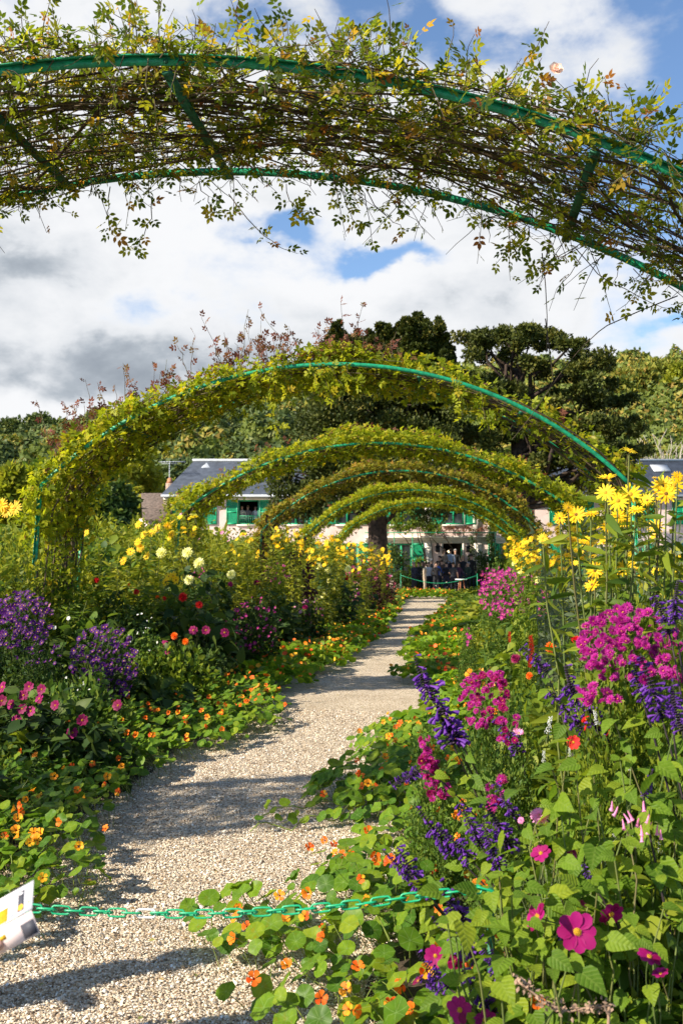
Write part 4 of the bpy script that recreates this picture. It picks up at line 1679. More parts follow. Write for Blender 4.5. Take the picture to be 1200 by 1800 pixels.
    for pts in ([(952, 445, 5.3), (958, 500, 5.3), (961, 560, 5.3), (960, 620, 5.25)],
                [(1190, 520, 5.3), (1120, 548, 5.2), (1060, 575, 5.15), (1020, 612, 5.15), (985, 655, 5.1), (930, 735, 5.1), (900, 772, 5.1)],
                [(958, 560, 5.3), (968, 640, 5.3), (972, 668, 5.3), (955, 700, 5.3)]):
        q = np.array([P(*a)[:] for a in pts])
        f = np.linspace(0, len(q) - 1, 20)
        q = np.stack([np.interp(f, np.arange(len(q)), q[:, i]) for i in range(3)], -1)
        mb.tube(q - o, np.linspace(.0032, .0016, 20), 4, 0, .4, False)
    part('trailing_whips', mb.mesh('trailing_whips', G['stem']), t)
    # leaves: the 300 that hang largest singly, the rest as one mass
    key = (LP[:, 1] - 0) + rng.random(len(LP)) * .5
    order = np.argsort(key)
    R = frames(LD, LN)
    S = .05 + .058 * rng.random(len(LP))
    lm = []
    for k in range(4):
        mb = MB()
        mb.scatter(COMPOUND, np.zeros((1, 3)), np.eye(3)[None], 1.0, 0, np.array([k * .25]))
        lm.append(mb.mesh('rose_leaf', G['rose']))
    for i in order[:300]:
        part('leaf', lm[RND.randrange(4)], t, (LP[i] - o)[:], Matrix(R[i].tolist()), float(S[i]))
    rest = order[300:]
    mb = MB()
    mb.scatter(COMPOUND, LP[rest] - o, R[rest], S[rest])
    part('foliage', mb.mesh('foliage', G['rose']), t, kind='stuff')
    return t


def rose_bloom_mesh(mat):
    mb = MB()
    pet = T_([(0, .05, 0), (.34, .35, .22), (.40, .8, .42), (0, 1.0, .5), (-.40, .8, .42), (-.34, .35, .22)], [(0, 1, 2, 3), (0, 3, 4, 5)])
    for n, tilt, s in ((6, .1, 1.0), (6, .6, .85), (5, 1.0, .66), (4, 1.3, .45)):
        for i in range(n):
            a = 2 * PI * (i + tilt) / n
            Rz = Matrix.Rotation(a, 3, 'Z') @ Matrix.Rotation(tilt, 3, 'X')
            mb.scatter(pet, np.zeros((1, 3)), np.array(Rz)[None], s)
    return mb.mesh('rose_bloom', mat, True)


def far_rose(A, label, n_fol, leaf, dens=None, th=(.0, .34), shoots=0, mat=None, canes=60, seed=0, under=.12, clear=False):
    """leafy rose covering an arch; dens(phi 0..1) thins it"""
    t = thing('climbing_rose', label, 'rose', (A.xc - A.hw, A.y0 + .6, 0), 0, None)
    o = np.array([A.xc - A.hw, A.y0 + .6, 0])
    full = A.pm + A.zk * .92 / A.R
    mb = MB()
    for i in range(canes):
        sg = -1 if i % 2 else 1
        a, b = sg * (full + .05), -sg * RND.uniform(-.3, A.pm * .8)
        n = 16
        f = np.linspace(0, 1, n)
        y = np.interp(f, [0, .4, 1], [RND.uniform(A.y0, A.y1) for _ in range(3)])
        off = np.interp(f, [0, .3, .6, 1], [RND.gauss(0, .05) for _ in range(4)])
        mb.tube(A.at(a + (b - a) * f, off, y) + rng.normal(size=(n, 3)) * .01 - o, np.linspace(.012, .004, n), 4, 0, RND.random(), False)
    part('canes', mb.mesh('canes', G['stem']), t)
    n = int(n_fol * 1.6)
    phi = (rng.random(n) * 2 - 1) * (A.pm + .12)
    u = (phi / A.pm + 1) / 2
    lump = .52 + .42 * np.sin(phi * 9 + seed) + .3 * np.sin(phi * 23 + seed * 2)
    keep = rng.random(n) < (dens(u) if dens else 1.0) * (.62 + .5 * lump)
    phi, u, lump = phi[keep][:n_fol], u[keep][:n_fol], lump[keep][:n_fol]
    n = len(phi)
    y = A.y0 - .10 + (A.y1 - A.y0 + .2) * rng.random(n)
    hmax = th[0] + (th[1] - th[0]) * (.45 + .65 * lump)
    rr = rng.random(n)
    off = -under + (hmax + under) * rr ** .75
    if clear:                                        # the right half leaves the front rail bare
        y = np.where(u > .42, np.maximum(y, A.y0 + .10 + .15 * rng.random(n)), y)
    edge = np.minimum(y - (A.y0 - .12), (A.y1 + .12) - y) / .3
    off = np.where(off > .12, .12 + (off - .12) * np.clip(edge, .15, 1), off)
    p = A.at(phi, off, y) + rng.normal(size=(n, 3)) * .02
    nn = A.nrm(phi)
    up = unit(nn + rng.normal(size=(n, 3)) * .65 + np.array([0, -.15, .3]))
    d = unit(rng.normal(size=(n, 3)) + np.array([0, -.2, -.15]))
    mats = [mat or G['rose_yellow'], G['rose_red']]
    mb = MB()
    red = (off > hmax * .8) & (rng.random(n) < .16)
    S = leaf * (.65 + .7 * rng.random(n))
    mb.scatter(TRIFOLIO, p[~red] - o, frames(d[~red], up[~red]), S[~red], 0)
    mb.scatter(TRIFOLIO, p[red] - o, frames(d[red], up[red]), S[red], 1)
    # leaves climbing the posts
    m = n // 4
    ph = np.sign(rng.random(m) - .5) * (A.pm + rng.random(m) * (full - A.pm))
    yy = A.y0 - .08 + (A.y1 - A.y0 + .16) * rng.random(m)
    q = A.at(ph, rng.normal(size=m) * .13, yy)
    mb.scatter(TRIFOLIO, q - o, frames(rng.normal(size=(m, 3)) + np.array([0, 0, -.4]), rng.normal(size=(m, 3)) + np.array([0, -.4, .6])), leaf * (.65 + .6 * rng.random(m)), 0)
    part('foliage', mb.mesh('foliage', mats), t, kind='stuff')
    if shoots:
        ms = MB()
        ml = MB()
        for i in range(shoots):
            f = RND.random()
            ph = -A.pm * .95 + f * A.pm * 1.15
            b = A.at(ph, .12, A.y0 + RND.uniform(-.05, .8))
            H = RND.uniform(.15, .5) * (1.25 if RND.random() < .3 else .8)
            d = np.array([RND.gauss(-.12, .28), RND.gauss(0, .15), 1.0])
            ff = np.linspace(0, 1, 7)[:, None]
            p = b + d * H * ff + rng.normal(size=(7, 3)) * .012
            ms.tube(p - o, np.linspace(.005, .002, 7), 3, 0, RND.random(), False)
            k = int(H / .05)
            uu = rng.random(k)
            pp = np.stack([np.interp(uu * 6, np.arange(7), p[:, j]) for j in range(3)], -1)
            ml.scatter(COMPOUND, pp - o, frames(rng.normal(size=(k, 3)) + np.array([0, 0, .5]), rng.normal(size=(k, 3)) + np.array([0, -.5, .5])), .075 + .05 * rng.random(k))
        part('young_shoots', ms.mesh('young_shoots', G['stem']), t, kind='stuff')
        part('young_leaves', ml.mesh('young_leaves', G['rose_red']), t, kind='stuff')
    return t


ARCHES = [Arch(4.15, 5.4, -1.28, 5.2, 3.45, 3.79), Arch(10.6, 11.86, -1.30, 4.42, 3.15, 3.72), Arch(17.05, 18.3, -1.35, 5.3, 3.4, 3.62), Arch(23.5, 24.75), Arch(30.0, 31.2), Arch(36.4, 37.6, -1.2)]


def arches():
    labs = ['nearest green rose arch passing overhead across the top of the view', 'second green rose arch with bare right shoulder and rail in full sun', 'third green rose arch, wide and heaped with yellow-green leaves',
            'fourth green rose arch along the path with brown-edged foliage', 'fifth green rose arch with bright yellow-green foliage', 'farthest green rose arch just before the house']
    bars = [(-3.1, -2.14, -1.26, .62, 1.5), (-3.6, -2.6, -1.5, -.4, .7), (-3, -1.35, .3), (-3, -1.35, .3), (-3, -1.35, .3), (-3, -1.35, .3)]
    for i, A in enumerate(ARCHES):
        build_arch(A, labs[i], bars[i], i == 0)
    near_rose(ARCHES[0])
    # two blush roses at the right of the near arch
    A = ARCHES[0]
    bl = rose_bloom_mesh(F_['blush'])
    for px, py, s, y in ((975, 125, .034, 4.2), (968, 248, .026, 4.8)):
        t = tag(part('rose_bloom', bl, None, P(px, py, y)[:], face_dir((0.2, -1, .25)), s),
                'blush pink rose bloom above the right rail of the nearest arch' if py < 200 else 'smaller peach rose bloom inside the canes of the nearest arch', 'rose')
    dens2 = lambda u: np.where(u < .55, 1.0, np.where(u < .72, .6, .32))
    far_rose(ARCHES[1], 'climbing rose with reddish young shoots on the second arch', 9500, .105, dens2, (.04, .24), 110, None, 90, 1, .16, True)
    far_rose(ARCHES[2], 'climbing rose heaped thickly over the third arch', 12000, .105, None, (.04, .34), 8, None, 60, 2, .14)
    far_rose(ARCHES[3], 'climbing rose turning olive over the fourth arch', 11000, .11, None, (.04, .32), 0, leafmat('rose_leaf_olive', [(0, (.08, .09, .012)), (.4, (.17, .165, .016)), (.8, (.29, .235, .02)), (1, (.32, .16, .03))], .3), 50, 3, .12)
    far_rose(ARCHES[4], 'climbing rose with brightest green leaves over the fifth arch', 11000, .11, None, (.04, .32), 0, None, 50, 4, .12)
    far_rose(ARCHES[5], 'climbing rose on the farthest arch before the house', 9000, .12, None, (.02, .26), 0, None, 40, 5, .12)
    # sprays hanging from the crown of the second arch
    A = ARCHES[1]
    t = thing('rose_spray', 'leafy yellow-green spray hanging from the crown of the second arch', 'rose spray', (A.xc, A.y0, A.za))
    o = np.array([A.xc, A.y0, A.za])
    ms, ml = MB(), MB()
    for (xa, ya, xb, yb) in ((480, 655, 490, 760), (470, 650, 478, 720), (560, 640, 585, 700), (575, 640, 610, 690), (495, 650, 505, 700), (600, 640, 640, 680), (545, 640, 560, 690), (845, 690, 860, 760), (800, 665, 812, 730)):
        a, b = np.array(P(xa, ya, A.y0 - .05)), np.array(P(xb, yb, A.y0 - .12))
        f = np.linspace(0, 1, 7)[:, None]
        p = a + (b - a) * f + rng.normal(size=(7, 3)) * .01
        ms.tube(p - o, np.linspace(.004, .002, 7), 3, 0, RND.random(), False)
        k = 18
        uu = rng.random(k)
        pp = np.stack([np.interp(uu * 6, np.arange(7), p[:, j]) for j in range(3)], -1)
        ml.scatter(COMPOUND, pp - o, frames(rng.normal(size=(k, 3)) + np.array([0, -.2, -.7]), rng.normal(size=(k, 3)) + np.array([0, -.8, .3])), .10 + .05 * rng.random(k))
    part('stem', ms.mesh('stem', G['stem']), t)
    part('foliage', ml.mesh('foliage', G['rose_yellow']), t, kind='stuff')


arches()

# ------------------------------------------------------------------ flowers (face +Z, unit radius)
def petal_T(L, w, r0=.15, cup=.15, tip=.0):
    return T_([(-w * .35, r0, 0), (w * .35, r0, 0), (w * .5, r0 + (L - r0) * .6, cup), (w * .22, L * .97, cup * .8 + tip), (-w * .22, L * .97, cup * .8 + tip), (-w * .5, r0 + (L - r0) * .6, cup)],
              [(0, 1, 2, 5), (5, 2, 3, 4)])


PET_S = T_([(0, .12, 0), (.17, .6, .08), (0, 1, .05), (-.17, .6, .08)], [(0, 1, 2, 3)])


def ring(mb, T, n, tilt=0.0, s=1.0, z=0.0, ph=0.0, mat=0, jit=.08):
    for i in range(n):
        a = 2 * PI * (i + ph) / n + RND.uniform(-jit, jit)
        Rm = Matrix.Rotation(a, 3, 'Z') @ Matrix.Rotation(tilt + RND.uniform(-jit, jit), 3, 'X')
        mb.scatter(T, np.array([[0, 0, z]]), np.array(Rm)[None], s * RND.uniform(.92, 1.06), mat, np.array([RND.random() * .4]))


def dome(mb, r, h, z, mat, n=8):
    V = [(0, 0, z + h)] + [(.65 * r * math.cos(2 * PI * i / n), .65 * r * math.sin(2 * PI * i / n), z + h * .75) for i in range(n)] + [(r * math.cos(2 * PI * i / n), r * math.sin(2 * PI * i / n), z) for i in range(n)]
    F = [(0, 1 + i, 1 + (i + 1) % n) for i in range(n)] + [(1 + i, 1 + n + i, 1 + n + (i + 1) % n, 1 + (i + 1) % n) for i in range(n)]
    mb.add(np.array(V), F, mat)


def stalk(mb, L, mat, r=.05, bend=.2):
    f = np.linspace(0, 1, 5)
    mb.tube(np.stack([bend * L * f ** 2, 0 * f, -L * f - .02], -1), r, 4, mat, .3, False)


FM = {}


def flower_meshes():
    gs = G['gstem']
    for c in ('purple', 'magenta', 'white', 'wine', 'pink'):                      # small asters
        L = []
        for v in range(2):
            mb = MB()
            ring(mb, PET_S, 13, .15 + .3 * v, 1.0)
            dome(mb, .24, .12, .0, 1, 6)
            L.append(mb.mesh('aster_flower', [F_[c], F_['disc']]))
        FM['aster_' + c] = L
    for c in ('magenta', 'cerise'):                                               # fuller heads
        L = []
        for v in range(2):
            mb = MB()
            ring(mb, PET_S, 14, .12, 1.0)
            ring(mb, PET_S, 12, .5, .85, .03, .5)
            ring(mb, PET_S, 8, .95, .6, .05)
            dome(mb, .15 + .1 * v, .15, .08, 1, 6)
            L.append(mb.mesh('aster_flower', [F_[c], F_['disc']]))
        FM['full_' + c] = L
    L = []
    for v in range(3):                                                            # perennial sunflower
        mb = MB()
        ring(mb, petal_T(1, .21, .2, .04 - .12 * v, -.08), 15, .05 + .16 * v, 1.0, 0, 0, 0, .10)
        if v != 1:
            ring(mb, petal_T(.9, .20, .2, .06, -.05), 8, .25, .95, .03, .5, 0, .12)
        dome(mb, .25, .14, .0, 1 if v < 2 else 2, 9)
        stalk(mb, 2.2, 3, .05)
        L.append(mb.mesh('sunflower', [F_['yellow'], F_['disc'], F_['disc_dark'], gs]))
    FM['sunflower'] = L
    for c in ('red', 'orange', 'pale', 'wine', 'cerise'):                         # cactus dahlias: a ball of narrow petals
        mb = MB()
        for n, tl, s in ((13, -.25, .95), (13, .12, 1.0), (12, .45, .95), (10, .8, .85), (7, 1.15, .7), (4, 1.4, .5)):
            ring(mb, PET_S, n, tl, s, .1 * tl, tl * 3)
        stalk(mb, 2.5, 1, .07)
        FM['cactus_' + c] = [mb.mesh('dahlia_flower', [F_[c], gs])]
    for c in ('cerise', 'wine', 'red', 'pink'):                                   # single dahlias: eight broad petals
        L = []
        for v in range(2):
            mb = MB()
            pet = T_([(-.10, .16, 0), (.10, .16, 0), (.30, .45, .06), (.34, .72, .04), (.20, .95, -.03), (0, 1.02, -.06), (-.20, .95, -.03), (-.34, .72, .04), (-.30, .45, .06), (0, .45, -.02), (0, .72, -.03)],
                     [(0, 1, 9), (1, 2, 9), (9, 2, 3, 10), (10, 3, 4, 5), (0, 9, 8), (9, 10, 7, 8), (10, 5, 6, 7)])
            ring(mb, pet, 8, .10 + .2 * v, 1.0, 0, 0, 0, .07)
            dome(mb, .20, .12, .02, 1, 10)
            for i in range(26):
                a, rr = i * 2.4, .19 * math.sqrt((i + .5) / 26)
                mb.tube([(rr * math.cos(a), rr * math.sin(a), .08), (rr * 1.15 * math.cos(a), rr * 1.15 * math.sin(a), .20 - rr * .2)], .018, 3, 1)
            stalk(mb, 3.0, 2, .045)
            L.append(mb.mesh('dahlia_flower', [F_[c], F_['disc'], gs]))
        FM['dahlia_' + c] = L
    mb = MB()                                                                     # zinnia
    for n, tl, s in ((18, -.1, 1.0), (17, .15, .95), (15, .4, .82), (12, .7, .65), (8, 1.0, .45)):
        ring(mb, petal_T(1, .26, .12, .03), n, tl, s, .1 * tl, tl * 2)
    dome(mb, .12, .2, .1, 1, 6)
    stalk(mb, 2.5, 2, .05)
    FM['zinnia'] = [mb.mesh('zinnia_flower', [F_['pink'], F_['disc'], gs])]
    for c in ('nast', 'nast_y'):                                                  # nasturtium: five ruffled petals on a funnel
        L = []
        for v in range(2):
            mb = MB()
            pet = T_([(-.07, .12, -.25), (.07, .12, -.25), (.34, .62, .10), (.44, .86, .12), (.18, 1.05, .02), (-.18, 1.05, .06), (-.44, .86, .12), (-.34, .62, .10), (0, .62, .02)],
                     [(0, 1, 8), (1, 2, 8), (8, 2, 3, 4), (8, 4, 5), (8, 5, 6, 7), (0, 8, 7)])
            ring(mb, pet, 5, .12 + .3 * v, 1.0, 0, 0, 0, .12)
            mb.tube([(0, 0, -.12), (0, 0, -.4), (.1, .1, -.9)], [.16, .10, .02], 5, 1, 0, False)
            mb.tube([(0, 0, -.3), (.2, -.2, -1.6), (.1, -.3, -3.2)], .045, 3, 2, 0, False)
            L.append(mb.mesh('nasturtium_flower', [F_[c], F_['throat'], G['petiole']]))
        FM[c] = L
    L = []                                                                        # salvia spikes, unit length along +Z
    for v in range(4):
        mb = MB()
        f = np.linspace(0, 1, 8)
        bx = .10 * (v - 1.5) * f ** 2
        mb.tube(np.stack([bx, 0 * f, f], -1), np.linspace(.014, .006, 8), 4, 2, .2, False)
        cal = T_([(-.3, 0, 0), (.3, 0, 0), (.42, .6, .2), (0, 1, .05), (-.42, .6, .2), (0, .5, .42)], [(0, 1, 2, 5), (0, 5, 4), (5, 2, 3), (4, 5, 3), (0, 4, 3), (0, 3, 2, 1)])
        nw = 18
        for w in range(nw):
            z = .06 + .92 * w / nw
            s = .085 * (1 - .55 * (w / nw))
            for k in range(8):
                a = 2 * PI * k / 8 + w * .5 + RND.uniform(-.2, .2)
                d = np.array([math.cos(a), math.sin(a), .35])
                c = np.array([np.interp(z, f, bx), 0, z]) + d * .008
                mb.scatter(cal, c[None], frames(d[None], np.array([[0, 0, 1.]])), s, 1)
                if RND.random() < (.42 if w < nw * .55 else .10):
                    e = c + d * s * .7
                    dr = unit(np.array([d[0], d[1], -.25]) + rng.normal(size=3) * .25)
                    Ln = .12 * RND.uniform(.7, 1.15)
                    pts = np.array([e, e + dr * Ln * .45, e + dr * Ln * .8 + np.array([0, 0, -.004]), e + dr * Ln + np.array([0, 0, -.018])])
                    mb.tube(pts, np.array([.010, .015, .022, .030]), 4, 0, RND.random(), False)
        L.append(mb.mesh('salvia_spike', [F_['violet'], F_['calyx'], G['dstem']]))
    FM['salvia'] = L
    mb = MB()                                                                     # drooping pink trumpet
    mb.tube([(0, 0, 0), (0, .05, -.4), (.05, .1, -.85), (.1, .12, -1.0)], [.05, .10, .14, .24], 6, 0, .3, False)
    mb.tube([(0, 0, 0), (0, -.2, .25), (-.1, -.5, .3)], .03, 3, 1, 0, False)
    FM['trumpet'] = [mb.mesh('trumpet_flower', [F_['pink'], G['gstem']])]
    mb = MB()                                                                     # small cream panicle
    for i in range(42):
        z = i / 42
        a = i * 2.4
        r = .16 * (1 - z) + .03
        mb.scatter(PET_S, np.array([[r * math.cos(a), r * math.sin(a), z]]), frames_z(np.array([[math.cos(a), math.sin(a), .3]])), .13, 0)
        mb.scatter(PET_S, np.array([[r * math.cos(a), r * math.sin(a), z]]), frames_z(np.array([[math.cos(a), math.sin(a), .3]])), .12, 0)
    mb.tube([(0, 0, -.6), (0, 0, 1)], .02, 3, 1, 0, False)
    FM['panicle'] = [mb.mesh('cream_panicle', [F_['white'], G['gstem']])]
    mb = MB()                                                                     # feathery plume
    for i in range(60):
        z = i / 60
        a = i * 2.4
        r = .14 * math.sin(PI * (.15 + .8 * z))
        mb.scatter(KITE, np.array([[r * math.cos(a) * .4, r * math.sin(a) * .4, z]]), frames(np.array([[math.cos(a), math.sin(a), .9]]), np.array([[0, 0, 1.]])), .2, 0)
    mb.tube([(0, 0, -.5), (0, 0, 1)], .03, 3, 1, 0, False)
    FM['plume'] = [mb.mesh('red_plume', [F_['red'], G['gstem']])]


flower_meshes()

# ------------------------------------------------------------------ foliage masses (unit: radius 1, height 1)
FOL = {}


def foliage(kind, v, mat, k):
    """unit radius, k radii high, so that leaves keep their shape at any proportion"""
    key = (kind, v, mat, k)
    if key in FOL:
        return FOL[key]
    base = (kind, v, k)
    if base in FOL:
        me = FOL[base].copy()
        me.materials.clear()
        me.materials.append(G[mat])
        me.materials.append(G['gstem'])
        FOL[key] = me
        return me
    mb = MB()
    Z = np.array([1, 1, k])
    more = k ** .65
    if kind in ('dome', 'broad', 'needle'):
        n = int({'dome': 1900, 'broad': 330, 'needle': 2000}[kind] * more)
        d = rand_dir(n, .35)
        d[:, 2] = np.abs(d[:, 2])
        lump = 1 + .22 * np.sin(d[:, 0] * 7 + v) * np.cos(d[:, 1] * 6 + 2 * v + d[:, 2] * 5 * k)
        p = d * (lump * (.32 + .68 * rng.random(n) ** .5))[:, None]
        p[:, 2] *= k
        if kind == 'dome':
            mb.scatter(KITE, p, frames(d + rng.normal(size=(n, 3)) * .7, rand_dir(n, .8)), .125 * (.5 + .9 * rng.random(n)))
        elif kind == 'broad':
            y = np.stack([d[:, 0], d[:, 1], -.25 + .3 * rng.normal(size=n)], -1) + rng.normal(size=(n, 3)) * .45
            mb.scatter(OVATE, p, frames(y, rand_dir(n, 1.2) + np.array([-.2, -.3, 0])), .30 * (.45 + .8 * rng.random(n)))
        else:
            T = T_([(-.03, 0, 0), (.03, 0, 0), (0, 1, 0)], [(0, 1, 2)])
            mb.scatter(T, p, frames(d + rng.normal(size=(n, 3)) * .6 + np.array([0, 0, .4]), rand_dir(n, .4)), .26 * (.5 + .9 * rng.random(n)))
        for i in range(22):
            q = d[i] * .92 * Z
            mb.tube(limb_pts((q[0] * .25, q[1] * .25, 0), q, 5, .1), np.linspace(.016, .007, 5), 3, 1, RND.random(), False)
    else:                                            # upright stems with lance leaves
        for i in range(26):
            a, r = RND.uniform(0, 2 * PI), math.sqrt(RND.random())
            b = np.array([.5 * r * math.cos(a), .5 * r * math.sin(a), 0])
            e = np.array([r * math.cos(a) + RND.gauss(0, .12), r * math.sin(a) + RND.gauss(0, .12), RND.uniform(.62, 1.04) * k])
            p = limb_pts(b, e, 7, .1)
            mb.tube(p, np.linspace(.013, .006, 7), 3, 1, RND.random(), False)
            m = int(30 * more)
            u = .06 + .94 * rng.random(m)
            q = np.stack([np.interp(u * 6, np.arange(7), p[:, j]) for j in range(3)], -1)
            yv = np.stack([rng.normal(size=m), rng.normal(size=m), .1 + .4 * rng.normal(size=m)], -1)
            mb.scatter(LANCE, q, frames(yv, rand_dir(m, 1.0)), .27 * (.5 + .8 * rng.random(m)))
    me = mb.mesh('foliage', [G[mat], G['gstem']])
    FOL[base] = me
    FOL[key] = me
    return me


def zone(y):
    for i, (lim, nm) in enumerate(((7.5, 'beyond the nearest arch'), (11, 'before the second arch'), (14, 'just past the second arch'), (17.5, 'before the third arch'), (21, 'past the third arch'), (25, 'beside the fourth arch'),
                                   (29, 'before the fifth arch'), (33, 'beside the fifth arch'), (99, 'near the farthest arch'))):
        if y < lim:
            return nm


CLAIM = []


def proj(p):
    d = Vector(p) - EYE
    k = d.dot(FWD)
    return 600 + 1750 * d.dot(RGT) / k, 900 - 1750 * d.dot(UPV) / k


def plant(name, label, cat, x, y, r, h, kind, mat, group=None, flowers=(), z0=.05, v=None):
    """flowers: list of (mesh list, world position, radius, facing or None)"""
    t = thing(name, label, cat, (x, y, z0), 0, group)
    if flowers:
        pp = [proj(f[1]) for f in flowers]
        CLAIM.append((min(p[0] for p in pp), max(p[0] for p in pp), sum(p[1] for p in pp) / len(pp), max(p[1] for p in pp), min(f[1][1] for f in flowers)))
    if kind:
        k = min((1.0, 1.7, 2.8, 4.4), key=lambda q: abs(math.log(q * r / h)))
        part('foliage', foliage(kind, RND.randrange(3) if v is None else v, mat, k), t, None, (0, 0, RND.uniform(0, 6.28)), (r * RND.uniform(.92, 1.08), r * RND.uniform(.92, 1.08), h / k), kind='stuff')
    for ml, p, s, d in flowers:
        part('flower', RND.choice(ml), t, (p[0] - x, p[1] - y, p[2] - z0), face_dir(d if d is not None else (RND.gauss(-.3, .5), RND.gauss(-.6, .5), RND.uniform(.2, 1))), s)
    return t


def cluster(px, py, rx, ry, y, n, ml, s, dy=.35):
    """flower heads that the photograph shows inside an ellipse, scattered in depth"""
    out = []
    for _ in range(n):
        a, q = RND.uniform(0, 2 * PI), math.sqrt(RND.random())
        yy = y + RND.gauss(0, dy * .5)
        p = P(px + rx * q * math.cos(a), py + ry * q * math.sin(a), yy)
        out.append((ml, p, s * RND.choice((.5, .8, .9, 1, 1, 1.1)) * RND.uniform(.9, 1.15), None))
    return out


def bush(name, label, cat, px, py, rx, ry, y, kind, mat, flowers, group=None, dr=0.9, top=None):
    """a plant whose flower dome fills the ellipse and whose foliage reaches the soil"""
    c = P(px, py, y)
    r = rx * y / 1750 * dr
    tp = P(px, py - ry * .9, y).z
    return plant(name, label, cat, c.x, y, max(.12, r), max(.15, (top or tp) - .05), kind, mat, group, flowers)

# ------------------------------------------------------------------ nasturtiums
def nasturtium_meshes():
    out = {}
    for tone in ('nast', 'nast_dark'):
        L = []
        for v in range(5):
            mb = MB()
            mb.scatter(disc_leaf(10, v, .07 + .02 * v), np.zeros((1, 3)), np.eye(3)[None], 1.0, 0, np.array([v * .2]))
            b = [(.8, -.6), (-.7, -.8), (.2, -1.0), (-.9, .3), (.6, .7)][v]
            mb.tube([(0, 0, -.12), (b[0] * .3, b[1] * .3, -1.0), (b[0] * .8, b[1] * .8, -2.4), (b[0] * 1.2, b[1] * 1.2, -4.4)], [.045, .05, .05, .05], 3, 1, 0, False)
            L.append(mb.mesh('nasturtium_leaf', [G[tone], G['petiole']]))
        out[tone] = L
    return out


NL = nasturtium_meshes()
NFAR = []
for v in range(4):
    mb = MB()
    n = 170
    a, q = rng.random(n) * 2 * PI, np.sqrt(rng.random(n))
    hh = .30 * (1 - .55 * q ** 2) * (.45 + .6 * rng.random(n))
    pos = np.stack([q * np.cos(a), q * np.sin(a), hh * 2.0], -1)
    mb.scatter(disc_simple(7, v), pos, frames_z(rand_dir(n, 1.0) + np.array([-.35, -.35, 0])), .085 * (.55 + .7 * rng.random(n)) * 1.25)
    fl = MB()
    m = 26
    a, q = rng.random(m) * 2 * PI, np.sqrt(rng.random(m))
    pos = np.stack([q * np.cos(a), q * np.sin(a), .30 * (1 - .5 * q ** 2) * 2.0 * (.8 + .4 * rng.random(m))], -1)
    pt = T_([(0, 0, -.3)] + [(math.sin(i * 1.2566) * (1 if i % 2 == 0 else 1), math.cos(i * 1.2566), .1) for i in range(5)], [(0, 1 + i, 1 + (i + 1) % 5) for i in range(5)])
    fl.scatter(pt, pos, frames_z(rand_dir(m, .6) + np.array([-.2, -.7, 0])), .060 * (.6 + .7 * rng.random(m)))
    NFAR.append((mb.mesh('nasturtium_foliage', G['nast_far']), fl.mesh('nasturtium_flowers', rndmat('nasturtium_mix', [(0, (.72, .06, .008)), (.4, (.82, .17, .012)), (.75, (.86, .40, .02)), (1, (.86, .52, .03))], .6))))


def nast_clump(label, x, y, r, n, h, lsize, nfl, tone='nast', fl='nast', group=None, fsize=.023, zb=.03):
    t = thing('nasturtium', label, 'nasturtium', (x, y, zb), 0, group)
    for _ in range(n):
        a, q = RND.uniform(0, 2 * PI), math.sqrt(RND.random())
        z = h * (1 - .6 * q * q) * RND.uniform(.35, 1.08) + .03
        d = Vector((RND.gauss(-.30, .35) + .4 * q * math.cos(a), RND.gauss(-.34, .35) + .4 * q * math.sin(a), 1.0))
        s = lsize * RND.choice((.55, .75, .9, 1, 1.1, 1.25)) * RND.uniform(.9, 1.1)
        part('leaf', RND.choice(NL[tone]), t, (q * r * math.cos(a), q * r * math.sin(a), z), face_dir(d), s)
    for _ in range(nfl):
        a, q = RND.uniform(0, 2 * PI), math.sqrt(RND.random())
        z = h * (1 - .55 * q * q) * RND.uniform(.85, 1.2) + .045
        part('flower', RND.choice(FM[fl]), t, (q * r * math.cos(a), q * r * math.sin(a), z),
             face_dir((RND.gauss(-.2, .5), RND.gauss(-.9, .4), RND.uniform(.1, .9))), fsize * RND.uniform(.8, 1.2))
    return t


